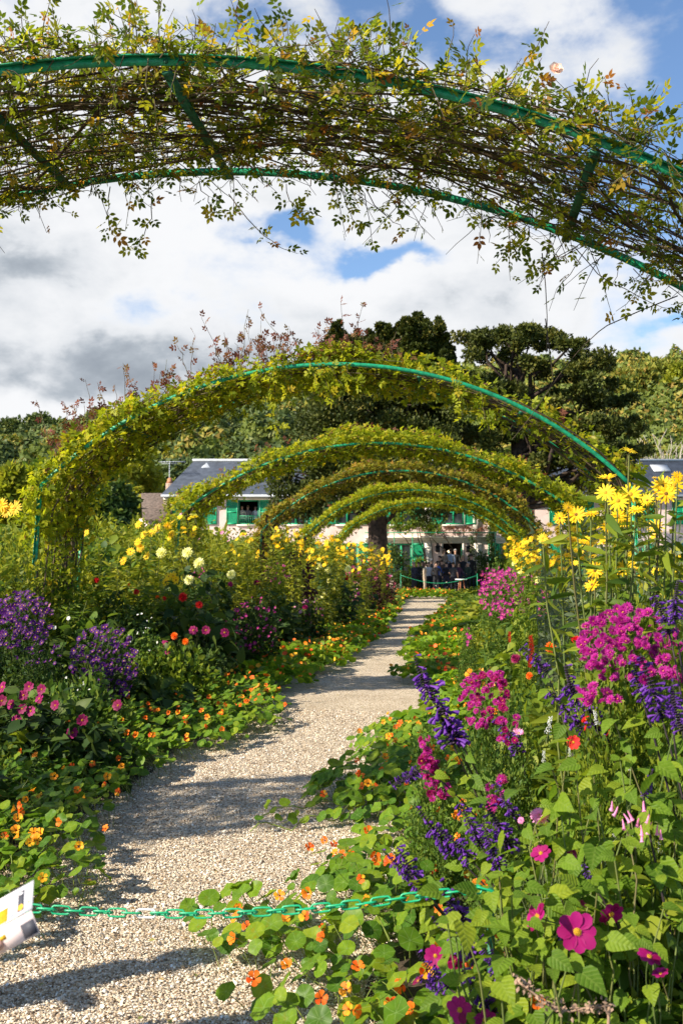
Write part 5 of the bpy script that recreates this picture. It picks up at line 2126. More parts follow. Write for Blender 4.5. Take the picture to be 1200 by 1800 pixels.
def nasturtiums():
    # left bank, near: single leaves
    y = 4.12
    while y < 10.8:
        l, _ = path_edges(y)
        for row, dx in enumerate((-.25, -.60, -1.0)):
            x = l + dx + RND.uniform(-.06, .06)
            if x < -.47 * y - .45:
                continue
            yy = y + RND.uniform(-.1, .1)
            yel = yy < 5.6
            lab = 'orange nasturtiums %s, left bank, %s' % (('at the gravel edge', 'in mid bank', 'at the back')[row], zone(yy))
            if yel:
                lab = 'yellow and orange nasturtiums at the left gravel edge by the chain'
            dens = 74 if y < 7.5 else 58
            nast_clump(lab, x, yy, .33, dens, (.22, .29, .30)[row], .035 if y < 7 else .039, (4 if row < 2 else 2) + (3 if yel else 0), 'nast', 'nast_y' if yel and RND.random() < .8 else 'nast', 'nasturtiums along the left edge of the path')
        y += .44
    # left bank, far
    y = 10.9
    while y < 43:
        l, _ = path_edges(y)
        for row, dx in enumerate((-.50, -.98, -1.45)):
            t = thing('nasturtium', 'dense nasturtiums %s, left bank, %s' % (('at the gravel edge', 'in mid bank', 'at the back')[row], zone(y)), 'nasturtium', (l + dx + RND.uniform(-.1, .1), y + RND.uniform(-.15, .15), .03), RND.uniform(0, 6.28), 'nasturtiums far along the left edge of the path')
            f, g = RND.choice(NFAR)
            s = RND.uniform(.52, .62)
            part('foliage', f, t, None, None, (s, s, s * .85), kind='stuff')
            part('flowers', g, t, None, None, (s, s, s * .85), kind='stuff')
        y += .72 + .012 * y
    # right bank, far
    y = 8.9
    while y < 43:
        _, r = path_edges(y)
        for row, dx in enumerate((.58, 1.0, 1.45)):
            t = thing('nasturtium', 'sunlit nasturtiums %s, right bank, %s' % (('at the gravel edge', 'in mid bank', 'at the back')[row], zone(y)), 'nasturtium', (r + dx + RND.uniform(-.1, .1), y + RND.uniform(-.15, .15), .03), RND.uniform(0, 6.28), 'nasturtiums far along the right edge of the path')
            f, g = RND.choice(NFAR)
            s = RND.uniform(.48, .60)
            part('foliage', f, t, None, None, (s, s, s * .8), kind='stuff')
            if RND.random() < .5:
                part('flowers', g, t, None, None, (s, s, s * .8), kind='stuff')
        y += .72 + .012 * y
    for k in range(9):                               # they close over the end of the path
        t = thing('nasturtium', 'orange and green nasturtiums closing the far end of the path', 'nasturtium', (-2.3 + .5 * (k % 5), 41.6 + 1.3 * (k // 5), .03), RND.uniform(0, 6.28), 'nasturtiums across the far end of the path')
        f, g = RND.choice(NFAR)
        part('foliage', f, t, None, None, (.55, .55, .6), kind='stuff')
        part('flowers', g, t, None, None, (.55, .55, .6), kind='stuff')
    # right bank, near: read off the photograph (pixel of clump centre on the soil, depth)
    y = 5.0
    while y < 9.0:
        _, r = path_edges(y)
        for row, dx in enumerate((.26, .62, 1.0)):
            nast_clump('green nasturtiums %s, right bank, %s' % (('at the gravel edge', 'in mid bank', 'at the back')[row], zone(y)), r + dx + RND.uniform(-.06, .06) + 0, y + RND.uniform(-.1, .1), .33, 68, (.20, .28, .30)[row], .037, 3,
                       'nast', 'nast', 'nasturtiums along the right edge of the path')
        y += .44
    big = [(-.72, 3.72, .30, 34, .20), (-.30, 3.75, .30, 40, .30), (-.92, 4.15, .26, 28, .16), (-.45, 4.2, .32, 44, .28), (-.05, 4.15, .32, 44, .36), (.22, 3.7, .3, 34, .40),
           (-.42, 3.35, .28, 34, .25), (-.05, 3.3, .30, 40, .33), (.2, 3.2, .28, 30, .36), (-.50, 4.62, .30, 42, .24), (-.12, 4.6, .32, 44, .32), (.2, 4.6, .3, 36, .36),
           (-.12, 2.95, .26, 30, .28), (.12, 2.85, .24, 26, .32), (-.28, 3.05, .24, 28, .20)]
    for i, (x, y, r, n, h) in enumerate(big):
        nast_clump('large-leaved nasturtiums, right foreground, %s' % ('spilling over the gravel' if x < -.4 else 'below the purple salvias'), x, y, r, int(n * 1.15), h, .040, 5, 'nast', 'nast', 'large-leaved nasturtiums in the right foreground', .022)
    # runners on the gravel
    t = thing('nasturtium_runner', 'loose nasturtium runners lying out on the gravel at right of mid path', 'nasturtium', (-.75, 6.2, .02))
    for (px, py, y) in ((455, 1470, 5.75), (470, 1425, 6.1), (500, 1415, 6.2), (490, 1460, 5.85), (520, 1440, 6.0), (535, 1465, 5.85), (545, 1420, 6.15), (565, 1455, 5.9), (480, 1445, 5.95), (515, 1470, 5.8), (560, 1400, 6.35), (585, 1440, 6.05)):
        p = P(px, py, y)
        part('leaf', RND.choice(NL['nast']), t, (p.x + .75, y - 6.2, .05 + RND.uniform(0, .05)), face_dir((RND.gauss(-.3, .4), RND.gauss(-.5, .3), .8)), .038 * RND.uniform(.7, 1.15))
    mb = MB()
    for (a, b) in (((440, 1475, 5.7), (600, 1445, 6.0)), ((450, 1430, 6.0), (600, 1400, 6.3))):
        pa, pb = P(*a), P(*b)
        mb.tube(limb_pts((pa.x + .75, pa.y - 6.2, .025), (pb.x + .75, pb.y - 6.2, .04), 8, .15), .004, 4)
    part('stem', mb.mesh('stem', G['petiole']), t)


nasturtiums()


# ------------------------------------------------------------------ flowering plants, left bed
def hero(px, py, y, ml, s, d=None):
    return (ml, P(px, py, y), s, d)


def left_flowers():
    A_ = FM['aster_purple']
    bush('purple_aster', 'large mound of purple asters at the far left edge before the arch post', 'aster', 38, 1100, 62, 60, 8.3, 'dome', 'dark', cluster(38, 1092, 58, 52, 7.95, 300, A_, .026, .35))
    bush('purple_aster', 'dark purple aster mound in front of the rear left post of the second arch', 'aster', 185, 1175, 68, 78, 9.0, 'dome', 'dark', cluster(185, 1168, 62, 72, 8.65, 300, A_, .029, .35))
    bush('purple_aster', 'small low purple aster beside the gravel-side of the left mound, in half shade', 'aster', 60, 1165, 50, 30, 7.9, 'dome', 'dark', cluster(70, 1150, 45, 22, 7.8, 26, A_, .020))
    M_ = FM['aster_magenta']
    bush('magenta_aster', 'magenta asters leaning to the nasturtium bank past the second arch', 'aster', 448, 1105, 52, 55, 13.6, 'dome', 'dark', cluster(450, 1098, 44, 52, 13.4, 100, M_, .030, .6))
    bush('wine_aster', 'shaded wine-red asters left of the magenta ones', 'aster', 385, 1120, 48, 42, 13.2, 'broad', 'dark', cluster(385, 1118, 46, 36, 13.0, 55, FM['aster_wine'], .032, .6))
    bush('magenta_aster', 'small magenta asters high in the middle of the left bed', 'aster', 487, 1008, 26, 20, 16.5, 'dome', 'mid', cluster(487, 1008, 24, 18, 16.3, 34, M_, .030))
    bush('magenta_aster', 'few magenta asters among the pale dahlias of the left bed', 'aster', 357, 1012, 26, 16, 13.5, 'dome', 'mid', cluster(357, 1012, 24, 14, 13.3, 26, M_, .026))
    bush('pink_aster', 'pink and magenta flowers low in the left bed before the third arch', 'aster', 545, 1075, 30, 26, 17, 'broad', 'dark', cluster(545, 1072, 28, 24, 16.8, 22, M_ + FM['aster_pink'], .036))
    bush('pink_aster', 'pinkish purple asters near the far end of the left bank', 'aster', 625, 1052, 14, 18, 22, 'broad', 'mid', cluster(625, 1050, 12, 16, 21.8, 24, FM['aster_pink'] + M_, .045))
    bush('wine_amaranth', 'dark wine-red flower mass below the yellow flowers on the left', 'amaranth', 645, 1005, 36, 24, 27, 'dome', 'maroon', cluster(640, 1005, 34, 22, 26.6, 60, FM['aster_wine'] + M_, .05, .8))
    bush('wine_amaranth', 'small wine-red flower mass beside the far nasturtiums', 'amaranth', 675, 1028, 24, 20, 31, 'dome', 'maroon', cluster(672, 1026, 24, 18, 30.6, 50, FM['aster_wine'] + M_, .055, .8))
    bush('purple_perilla', 'dull purple-leaved plant among yellow flowers in the left bed', 'perilla', 525, 975, 34, 24, 18.5, 'broad', 'maroon', [])
    bush('purple_perilla', 'purple-leaved plant at mid height before the third arch', 'perilla', 468, 950, 20, 14, 17.5, 'broad', 'maroon', [])
    # dahlias
    pale = [(350, 990, .085), (407, 1010, .070), (333, 1020, .075), (330, 972, .085), (284, 972, .08)]
    plant('dahlia', 'tall dahlia with pale yellow shaggy heads in the left bed past the second arch', 'dahlia', P(350, 1100, 13).x, 13, .5, 1.5, 'broad', 'dark', None, [hero(a, b, 12.6, FM['cactus_pale'], s, (-.3, -1, .5)) for a, b, s in pale])
    plant('dahlia', 'dahlia with pale lemon heads farther along the left bed', 'dahlia', P(585, 1080, 21).x, 21, .6, 1.4, 'broad', 'dark', None, [hero(a, b, 20.6, FM['cactus_pale'], .085, (-.3, -1, .5)) for a, b in ((576, 1003), (580, 1022), (590, 1036), (569, 1047), (560, 996), (612, 1000))])
    plant('dahlia', 'dark-leaved dahlia with two large red heads in the left bed', 'dahlia', P(335, 1140, 11.5).x, 11.5, .55, 1.15, 'broad', 'dark', None, [hero(322, 1050, 11.1, FM['cactus_red'], .062, (-.4, -1, .4)), hero(350, 1063, 11.1, FM['cactus_red'], .050, (.5, -1, .2)), hero(289, 1052, 11.2, FM['cactus_red'], .03)])
    plant('dahlia', 'dahlia with orange heads low in the left bed', 'dahlia', P(312, 1180, 10.5).x, 10.5, .45, .72, 'broad', 'dark', None, [hero(307, 1118, 10.2, FM['cactus_orange'], .045, (-.4, -1, .3)), hero(326, 1128, 10.2, FM['cactus_orange'], .042, (.2, -1, .4))])
    plant('dahlia', 'dahlia with small scarlet heads behind the white flowers', 'dahlia', P(225, 1120, 11.6).x, 11.6, .5, 1.3, 'stems', 'mid', None, [hero(240, 1041, 11.3, FM['cactus_red'], .042), hero(170, 1020, 11.3, FM['cactus_red'], .040), hero(228, 1028, 11.3, FM['cactus_orange'], .03), hero(277, 1050, 11.3, FM['cactus_orange'], .028)])
    plant('dahlia', 'dahlia with one wine-red head below the pale yellow heads', 'dahlia', P(475, 1060, 16).x, 16, .5, 1.1, 'broad', 'dark', None, [hero(452, 1025, 15.6, FM['cactus_wine'], .07), hero(405, 1027, 15.4, FM['cactus_wine'], .05), hero(536, 1068, 15.6, FM['cactus_cerise'], .055)])
    plant('dahlia', 'dahlia with red heads far along the left bed', 'dahlia', P(618, 1040, 25).x, 25, .6, 1.2, 'broad', 'dark', None, [hero(a, b, 24.6, FM['cactus_red'], .07) for a, b in ((612, 1000), (620, 1006), (597, 1004), (632, 1012), (610, 1016))])
    sd = [(42, 1222), (70, 1228), (40, 1246), (98, 1240), (52, 1207), (74, 1212), (20, 1238), (55, 1250), (30, 1265)]
    plant('dahlia', 'low dahlia with single magenta flowers at the left edge below the purple asters', 'dahlia', P(60, 1290, 7).x, 7, .45, .62, 'broad', 'dark', None, [hero(a, b, 6.75, FM['dahlia_wine' if a % 2 else 'dahlia_cerise'], .038, (-.1 + RND.gauss(0, .3), -1, .35)) for a, b in sd])
    plant('dahlia', 'low dahlia with wine-red single flowers in shade left of the path', 'dahlia', P(140, 1310, 6.9).x, 6.9, .38, .45, 'broad', 'dark', None, [hero(a, b, 6.7, FM['dahlia_wine'], .042, (RND.gauss(0, .3), -1, .35)) for a, b in ((145, 1266), (128, 1288), (5, 1208), (4, 1232), (208, 1240))])
    plant('dahlia', 'dahlia with dull red single flowers under the orange heads', 'dahlia', P(285, 1190, 11).x, 11, .45, .62, 'broad', 'dark', None, [hero(a, b, 10.5, FM['dahlia_wine'], .05, (RND.gauss(0, .3), -1, .3)) for a, b in ((290, 1132), (296, 1150), (340, 1108), (362, 1108), (395, 1112))])
    # white and pale flowers
    plant('white_nicotiana', 'slender plant with small white flowers between purple asters and dahlias', 'garden plant', P(255, 1180, 9.9).x, 9.9, .35, .80, 'dome', 'fine', None, cluster(255, 1110, 34, 44, 9.5, 14, FM['aster_white'], .016))
    plant('white_nicotiana', 'low plant with white flowers before the dark purple aster mound', 'garden plant', P(130, 1270, 7.9).x, 7.9, .5, .6, 'dome', 'fine', None, cluster(130, 1225, 48, 40, 7.7, 16, FM['aster_white'], .011))
    plant('white_cosmos', 'sparse white and blush flowers beside the rear left arch post', 'cosmos', P(95, 1110, 10).x, 10, .4, 1.15, 'stems', 'mid', None, [hero(88, 1065, 9.7, FM['aster_pink'], .034), hero(121, 1087, 9.7, FM['aster_white'], .026), hero(97, 1104, 9.7, FM['aster_white'], .026), hero(117, 1112, 9.7, FM['aster_white'], .028), hero(108, 1135, 9.7, FM['aster_white'], .026)])
    plant('white_cosmos', 'small pale pink flowers high beside the third arch post', 'cosmos', P(360, 960, 16).x, 16, .5, 1.85, 'stems', 'yg', None, [hero(a, b, 15.7, FM['aster_pink'], .045) for a, b in ((391, 937), (351, 947), (402, 951), (318, 905))])
    # yellow
    S = FM['sunflower']
    plant('sunflower_clump', 'three golden sunflowers at the left edge before the first post of the second arch', 'sunflower', -4.9, 9.6, .5, 1.75, 'stems', 'mid', None, [hero(a, b, 9.4, S, .085, (-.2, -1, .35)) for a, b in ((3, 889), (13, 897), (27, 893), (-12, 900))])
    ys = [(244, 922), (266, 937), (277, 928), (295, 925), (243, 953), (247, 964), (259, 978), (152, 935), (218, 986), (253, 940), (230, 970)]
    plant('sunflower_clump', 'leaning tall yellow flowers right of the left posts of the second arch', 'sunflower', P(225, 1060, 12.4).x, 12.4, .6, 1.8, 'stems', 'yg', None, [hero(a, b, 12.1, S, .062, (-.3 + RND.gauss(0, .3), -1, .4)) for a, b in ys])
    plant('sunflower_clump', 'pair of yellow rudbeckias above the red dahlias', 'sunflower', P(303, 1080, 12.2).x, 12.2, .4, 1.3, 'stems', 'mid', None, [hero(a, b, 11.9, S, .058, (-.3, -1, .4)) for a, b in ((297, 1013), (310, 1020), (292, 1023), (305, 1012), (340, 940), (302, 940))])
    for i, (px, py, rx, ry, y, n, lab) in enumerate(((510, 945, 38, 22, 17.5, 34, 'yellow daisies at left of the long yellow drift before the third arch'), (565, 965, 45, 30, 20, 60, 'thick yellow daisies in the middle of the left drift'),
                                                    (625, 978, 36, 26, 23, 60, 'yellow daisies below the fourth arch left foot'), (668, 985, 24, 24, 28, 50, 'farthest yellow daisies of the left bed'), (440, 965, 60, 30, 16, 22, 'scattered yellow and amber daisies behind the pale dahlias'),
                                                    (320, 925, 40, 25, 15, 12, 'few yellow daisies high before the chimney'))):
        bush('yellow_daisy', lab, 'daisy', px, py, rx, ry, y, 'stems', 'yg', cluster(px, py, rx, ry, y - .3, n, S, .042 + .0006 * y, .8), dr=1.0)


left_flowers()


# ------------------------------------------------------------------ flowering plants, right bed
def right_flowers():
    M_, FMg = FM['aster_magenta'], FM['full_magenta']
    S = FM['sunflower']
    bush('magenta_phlox', 'large drift of magenta flowers beside the right nasturtium bank', 'phlox', 893, 1050, 56, 52, 11.5, 'dome', 'fine', cluster(893, 1045, 52, 46, 11.0, 300, M_, .025, .8))
    bush('magenta_phlox', 'dusky magenta flowers at the far end of the right-hand drift', 'phlox', 868, 1018, 32, 20, 15.5, 'dome', 'fine', cluster(868, 1016, 30, 18, 15.3, 80, M_ + FM['aster_wine'], .032, .8))
    bush('magenta_phlox', 'magenta flowers at the right shoulder of the drift', 'phlox', 945, 1070, 34, 28, 10, 'dome', 'fine', cluster(945, 1062, 30, 24, 9.7, 50, M_, .024))
    bush('snapdragon', 'single short magenta spike at the edge of the right nasturtiums', 'snapdragon', 822, 1120, 8, 22, 10.5, 'dome', 'fine', cluster(822, 1120, 6, 18, 10.4, 18, M_, .02, .2), dr=1.6)
    # near asters
    bush('magenta_aster', 'big bush of bright magenta asters below the tall sunflowers', 'aster', 1100, 1145, 100, 85, 3.7, 'dome', 'mid', cluster(1105, 1135, 88, 68, 3.5, 190, FMg, .019, .3))
    bush('magenta_aster', 'magenta aster sprays in front of the big magenta bush', 'aster', 1048, 1225, 44, 24, 3.5, 'dome', 'mid', cluster(1050, 1222, 38, 20, 3.4, 18, FMg, .021, .2))
    bush('magenta_aster', 'magenta asters at the right picture edge below the big bush', 'aster', 1185, 1180, 26, 24, 3.4, 'dome', 'mid', cluster(1185, 1178, 22, 20, 3.3, 14, FMg, .020, .2))
    sp = FM['full_cerise'] + FMg
    bush('snapdragon', 'magenta flower spikes before the leaning purple salvia', 'snapdragon', 850, 1230, 52, 55, 4.8, 'dome', 'fine', cluster(850, 1228, 46, 50, 4.55, 100, sp, .018, .3) + cluster(880, 1190, 14, 20, 4.6, 12, sp, .019))
    bush('snapdragon', 'upright cerise snapdragon spike over the right nasturtium leaves', 'snapdragon', 757, 1350, 30, 58, 4.3, 'dome', 'fine', cluster(745, 1335, 10, 34, 4.2, 34, sp, .018, .1) + cluster(760, 1365, 12, 40, 4.2, 34, sp, .018, .1) + cluster(785, 1392, 14, 12, 4.2, 10, sp, .018, .1) + cluster(755, 1303, 20, 8, 4.2, 3, sp, .016))
    bush('snapdragon', 'magenta snapdragons among green between the two salvia clumps', 'snapdragon', 900, 1290, 38, 30, 4.2, 'dome', 'fine', cluster(895, 1285, 34, 26, 4.1, 18, sp, .018))
    bush('snapdragon', 'magenta snapdragons behind the middle salvias', 'snapdragon', 872, 1400, 22, 36, 3.9, 'dome', 'fine', cluster(872, 1395, 16, 32, 3.8, 14, sp, .019, .15))
    bush('snapdragon', 'pale pink bloom with magenta buds above the middle salvias', 'snapdragon', 915, 1285, 16, 14, 4.0, None, 'fine', cluster(912, 1282, 10, 8, 3.95, 5, FM['aster_pink'], .022, .1))
    # sunflowers
    near = [(1105, 792, .05, (.3, -.4, 1)), (1066, 840, .06, (-.1, -.3, 1)), (1063, 866, .06, (-.4, -1, .5)), (1085, 880, .066, (-.2, -1, .2)), (1107, 869, .072, (-.1, -1, .35)), (1163, 855, .07, (-.3, -1, .4)), (1184, 853, .066, (.1, -1, .3)), (1170, 868, .06, (-.2, -1, .1)),
            (1137, 880, .05, (-.5, -1, .6)), (1117, 897, .052, (-.2, -.5, 1)), (1012, 905, .060, (-.3, -1, .4)), (983, 911, .044, (-.3, -1, .1)), (997, 892, .036, (.4, -1, .2)), (1086, 907, .05, (0, -1, .3)), (1096, 915, .046, (-.3, -1, .1)), (1152, 925, .056, (-.2, -1, .3)),
            (1067, 928, .046, (.3, -1, .5)), (953, 946, .036, (-.3, -1, .3)), (1045, 1003, .056, (-.2, -1, .1)), (1092, 1000, .05, (-.1, -1, .3)), (1040, 1028, .05, (-.6, -.6, .4)), (1038, 903, .05, (-.2, -.5, 1)), (1190, 838, .04, (.2, -1, .3)), (1150, 840, .02, (0, -.3, 1)), (1070, 845, .018, (0, -.3, 1)), (1155, 877, .03, (0, -.5, 1))]
    nf = []
    t_stem = MB()
    xb, yb = P(1100, 1100, 4.1).x, 4.1
    for px, py, s, d in near:
        yy = 3.9 + RND.uniform(-.25, .25)
        p = P(px, py, yy)
        nf.append((S, p, s * .64, d))
        f = np.linspace(0, 1, 7)[:, None]
        b = np.array([xb + (p.x - xb) * .5 + RND.uniform(-.1, .1), yb + .1, .05])
        q = b + (np.array(p) - b) * f + rng.normal(size=(7, 3)) * .012 * np.sin(f * PI)
        t_stem.tube(q - np.array([xb, yb, .05]), np.linspace(.006, .003, 7), 4, 0, RND.random(), False)
        k = 26
        uu = .2 + .77 * rng.random(k)
        pp = np.stack([np.interp(uu * 6, np.arange(7), q[:, j]) for j in range(3)], -1)
        t_stem.scatter(LANCE, pp - np.array([xb, yb, .05]), frames(np.stack([rng.normal(size=k), rng.normal(size=k) * .7, rng.normal(size=k) * .3 - .1], -1), rand_dir(k, 1)), .12 * (.6 + .7 * rng.random(k)), 1)
    t = plant('sunflower_clump', 'tall perennial sunflowers with large yellow heads at the upper right', 'sunflower', xb, yb, .30, 1.36, 'dome', 'mid', None, nf)
    part('stems', t_stem.mesh('stems', [G['gstem'], G['mid']]), t, kind='stuff')
    plant('upright_perennial', 'dense leafy stems below the large sunflower heads at right', 'garden plant', P(1065, 1000, 4.7).x, 4.7, .24, 1.40, 'dome', 'fine')
    plant('upright_perennial', 'leafy green stems at the right edge between sunflowers and magenta bush', 'garden plant', P(1165, 1000, 4.3).x, 4.3, .24, 1.42, 'dome', 'yg')
    for px, py, rx, ry, y, n, s, lab in ((985, 960, 60, 40, 6.2, 54, .036, 'smaller yellow sunflowers left of the large ones, before the arch foot'), (1060, 970, 60, 45, 5.6, 26, .036, 'small yellow sunflowers under the large heads at right'), (930, 975, 34, 32, 8.5, 50, .036, 'dense yellow flowers behind the magenta drift on the right'),
                                         (905, 965, 22, 22, 12, 34, .04, 'yellow flowers farthest back on the right'), (1150, 980, 40, 50, 5.0, 10, .034, 'few yellow flowers at the right picture edge')):
        bush('yellow_daisy', lab, 'daisy', px, py, rx, ry, y, 'stems', 'grey' if y < 7 else 'mid', cluster(px, py, rx, ry, y - .2, int(n * 1.35), S, s * .62, .5), dr=1.05)
    plant('dahlia', 'dahlia with cream heads between the magenta drift and yellow flowers', 'dahlia', P(940, 1080, 9).x, 9, .35, 1.2, 'broad', 'mid', None, [hero(945, 1021, 8.7, FM['cactus_pale'], .05), hero(915, 1006, 8.7, FM['cactus_pale'], .036), hero(903, 991, 8.7, FM['cactus_pale'], .026), hero(924, 1010, 8.7, FM['cactus_pale'], .034)])
    # red and orange accents
    R_ = FM['plume']
    plant('red_salvia', 'red plume flowers behind the magenta snapdragons', 'garden plant', P(930, 1180, 6).x, 6, .3, .8, 'dome', 'fine', None, [(R_, P(895, 1130, 5.8), .06, (0, 0, 1)), (R_, P(935, 1150, 5.8), .10, (-.1, 0, 1)), (R_, P(930, 1175, 5.7), .08, (.1, 0, 1))])
    plant('dahlia', 'dahlia with orange and deep red heads left of the magenta bush', 'dahlia', P(985, 1190, 5).x, 5, .3, .95, 'broad', 'mid', None, [hero(967, 1138, 4.8, FM['cactus_orange'], .03), hero(906, 1158, 4.8, FM['cactus_wine'], .028), hero(1012, 1127, 4.8, FM['cactus_red'], .03), hero(930, 1188, 4.8, FM['cactus_orange'], .02), hero(1035, 1127, 4.8, FM['cactus_orange'], .018)])
    plant('nasturtium', 'scarlet nasturtium flowers climbing through the plants at right', 'nasturtium', P(1020, 1350, 3.6).x, 3.6, .2, .6, 'broad', 'mid', None, [hero(1007, 1305, 3.45, FM['dahlia_red'], .024, (-.3, -1, .3)), (FM['dahlia_red'], P(1030, 1265, 3.5), .018, None), (FM['dahlia_red'], P(1070, 1288, 3.5), .018, None), (FM['nast'], P(826, 1185, 5.4), .03, None), (FM['dahlia_red'], P(1030, 1278, 3.5), .015, None)])
    # big foreground blooms
    plant('dahlia', 'single magenta dahlia with yellow eye blooming large in the right foreground', 'dahlia', P(1040, 1720, 2.75).x, 2.75, .28, .40, 'broad', 'heart', None,
          [hero(1014, 1638, 2.6, FM['dahlia_cerise'][:1], .050, (-.1, -1, .35)), hero(945, 1612, 2.7, FM['dahlia_cerise'][1:], .040, (-.95, -.35, .5)), hero(1073, 1606, 2.8, FM['dahlia_cerise'], .036, (.3, -.8, -.3)), hero(1140, 1682, 2.55, FM['dahlia_cerise'], .030, (.2, -.3, .9)), hero(1160, 1712, 2.5, FM['dahlia_cerise'], .020, None)])
    plant('dahlia', 'magenta dahlias at the bottom edge under the purple salvias', 'dahlia', P(830, 1800, 2.8).x, 2.8, .25, .28, 'broad', 'heart', None,
          [hero(852, 1795, 2.65, FM['dahlia_cerise'], .034, (-.1, -.4, 1)), hero(808, 1775, 2.7, FM['dahlia_cerise'], .036, (-.4, -1, .2)), hero(880, 1758, 2.8, FM['dahlia_wine'], .016), hero(765, 1680, 3.0, FM['dahlia_cerise'], .032, (-.3, -1, .2)), hero(797, 1690, 3.0, FM['dahlia_cerise'], .028, (.3, -.6, .8)), hero(735, 1725, 2.9, FM['dahlia_wine'], .02)])
    plant('dahlia', 'small magenta single dahlias behind the pink zinnia', 'dahlia', P(955, 1560, 3.2).x, 3.2, .25, .5, 'broad', 'heart', None, [hero(950, 1500, 3.05, FM['dahlia_cerise'], .030, (-.4, -.6, .8)), hero(1003, 1500, 3.1, FM['dahlia_wine'], .022, (.6, -.6, .4)), hero(1018, 1595, 2.9, FM['dahlia_wine'], .022)])
    plant('zinnia', 'pink double zinnia facing up at right of the middle salvias', 'zinnia', P(950, 1500, 3.3).x, 3.3, .16, .5, 'needle', 'grey', None, [hero(948, 1434, 3.2, FM['zinnia'], .031, (-.15, -.75, .9)), hero(915, 1442, 3.3, FM['zinnia'], .012)])
    plant('pink_phygelius', 'hanging salmon-pink trumpet flowers near the right edge', 'garden plant', P(1130, 1520, 3.0).x, 3.0, .25, .62, 'broad', 'mid', None,
          [(FM['trumpet'], P(a, b, 2.9), .028, (RND.gauss(0, .3), RND.gauss(0, .2), 1)) for a, b in ((1095, 1430), (1102, 1425), (1093, 1440), (1125, 1450), (1128, 1462), (1135, 1448), (1140, 1430), (1145, 1445), (1155, 1450), (1160, 1458), (1122, 1438), (1085, 1418), (1075, 1408), (1130, 1408))])
    plant('cream_panicle_plant', 'plant with small cream flower panicles before the magenta bush', 'garden plant', P(1010, 1350, 3.5).x, 3.5, .25, .68, 'broad', 'heart', None,
          [(FM['panicle'], P(a, b, 3.4), s, (RND.gauss(0, .2), 0, 1)) for a, b, s in ((962, 1290, .06), (1048, 1275, .05), (955, 1340, .04), (1000, 1330, .03), (1105, 1355, .03), (1080, 1480, .04), (1120, 1490, .04), (1060, 1520, .04), (1160, 1500, .04))])
    # spent brown flower spray and silver leaves at the lower edge
    t = thing('dusty_miller', 'silvery white-leaved plant at the bottom right corner', 'garden plant', (*P(1108, 1800, 2.35)[:2], .05))
    mb = MB()
    T = T_([(0, 0, 0), (.10, .3, .02), (.22, .42, .03), (.10, .5, 0), (.24, .72, .04), (.1, .78, 0), (0, 1, -.05), (-.1, .78, 0), (-.24, .72, .04), (-.10, .5, 0), (-.22, .42, .03), (-.10, .3, .02)],
           [(0, 1, 11), (1, 2, 3), (9, 10, 11), (1, 3, 9, 11), (3, 4, 5), (7, 8, 9), (3, 5, 7, 9), (5, 6, 7)])
    n = 80
    d = rand_dir(n, .5)
    d[:, 2] = np.abs(d[:, 2])
    mb.scatter(T, d * .06 + np.array([0, 0, .36]), frames(d, rand_dir(n, .6) + np.array([0, -.5, 0])), .062 * (.6 + .6 * rng.random(n)))
    mb.tube([(0, 0, 0), (.01, 0, .2), (0, 0, .4)], .008, 5, 0)
    part('foliage', mb.mesh('foliage', G['silver']), t)
    t = thing('dried_flower_spray', 'drooping brown dried flower spray in front of the silver leaves', 'garden plant', (*P(980, 1760, 2.5)[:2], .05))
    o = np.array([*P(980, 1760, 2.5)[:2], .05])
    mb = MB()
    pts = np.array([P(a, b, 2.45)[:] for a, b in ((905, 1722), (930, 1740), (960, 1765), (1000, 1778), (1040, 1770), (1070, 1768))])
    mb.tube(pts - o, .003, 4)
    u = rng.random(160) * 5
    q = np.stack([np.interp(u, np.arange(6), pts[:, j]) for j in range(3)], -1) + rng.normal(size=(160, 3)) * .008
    mb.scatter(KITE, q - o, frames_z(rand_dir(160)), .014)
    mb.tube([np.array([.1, .05, 0]), pts[-1] - o], .004, 4)
    part('spray', mb.mesh('spray', plain('dried', (.34, .22, .15), .9)), t)


right_flowers()


# ------------------------------------------------------------------ border plants: foliage that fills the beds between the flowers
KINDW = {'dome': ('bushy_perennial', 'small-leaved bush'), 'broad': ('broad_leaved_perennial', 'broad-leaved plant'), 'stems': ('upright_perennial', 'upright perennial'), 'needle': ('feathery_perennial', 'feathery plant')}
TONE = {'dark': 'dark green', 'mid': 'green', 'fine': 'dull green', 'yg': 'yellow-green', 'grey': 'grey-green'}


def filler(x, y, r, h, kind, mat, row, side):
    px, ptop = proj((x, y, h))
    w = r * 1750 / y
    if px + w < -15 or px - w > 1215:
        return
    for (xa, xb, cy, yb, yc) in CLAIM:               # do not stand in front of the flowers of another plant
        if y < yc + .12 and xa - w * .7 < px < xb + w * .7 and yc - y < 6:
            z = EYE.z - (cy + (yb - cy) * .75 - 985) * y / 1750
            h = min(h, z)
    if h < .22:
        return
    nm, word = KINDW[kind]
    lab = '%s %s, %s %s bed, %s' % (TONE[mat], word, row, side, zone(y) if y > 5.5 else 'under the nearest arch')
    plant(nm, lab, 'garden plant', x, y, r, h, kind, mat, lab)


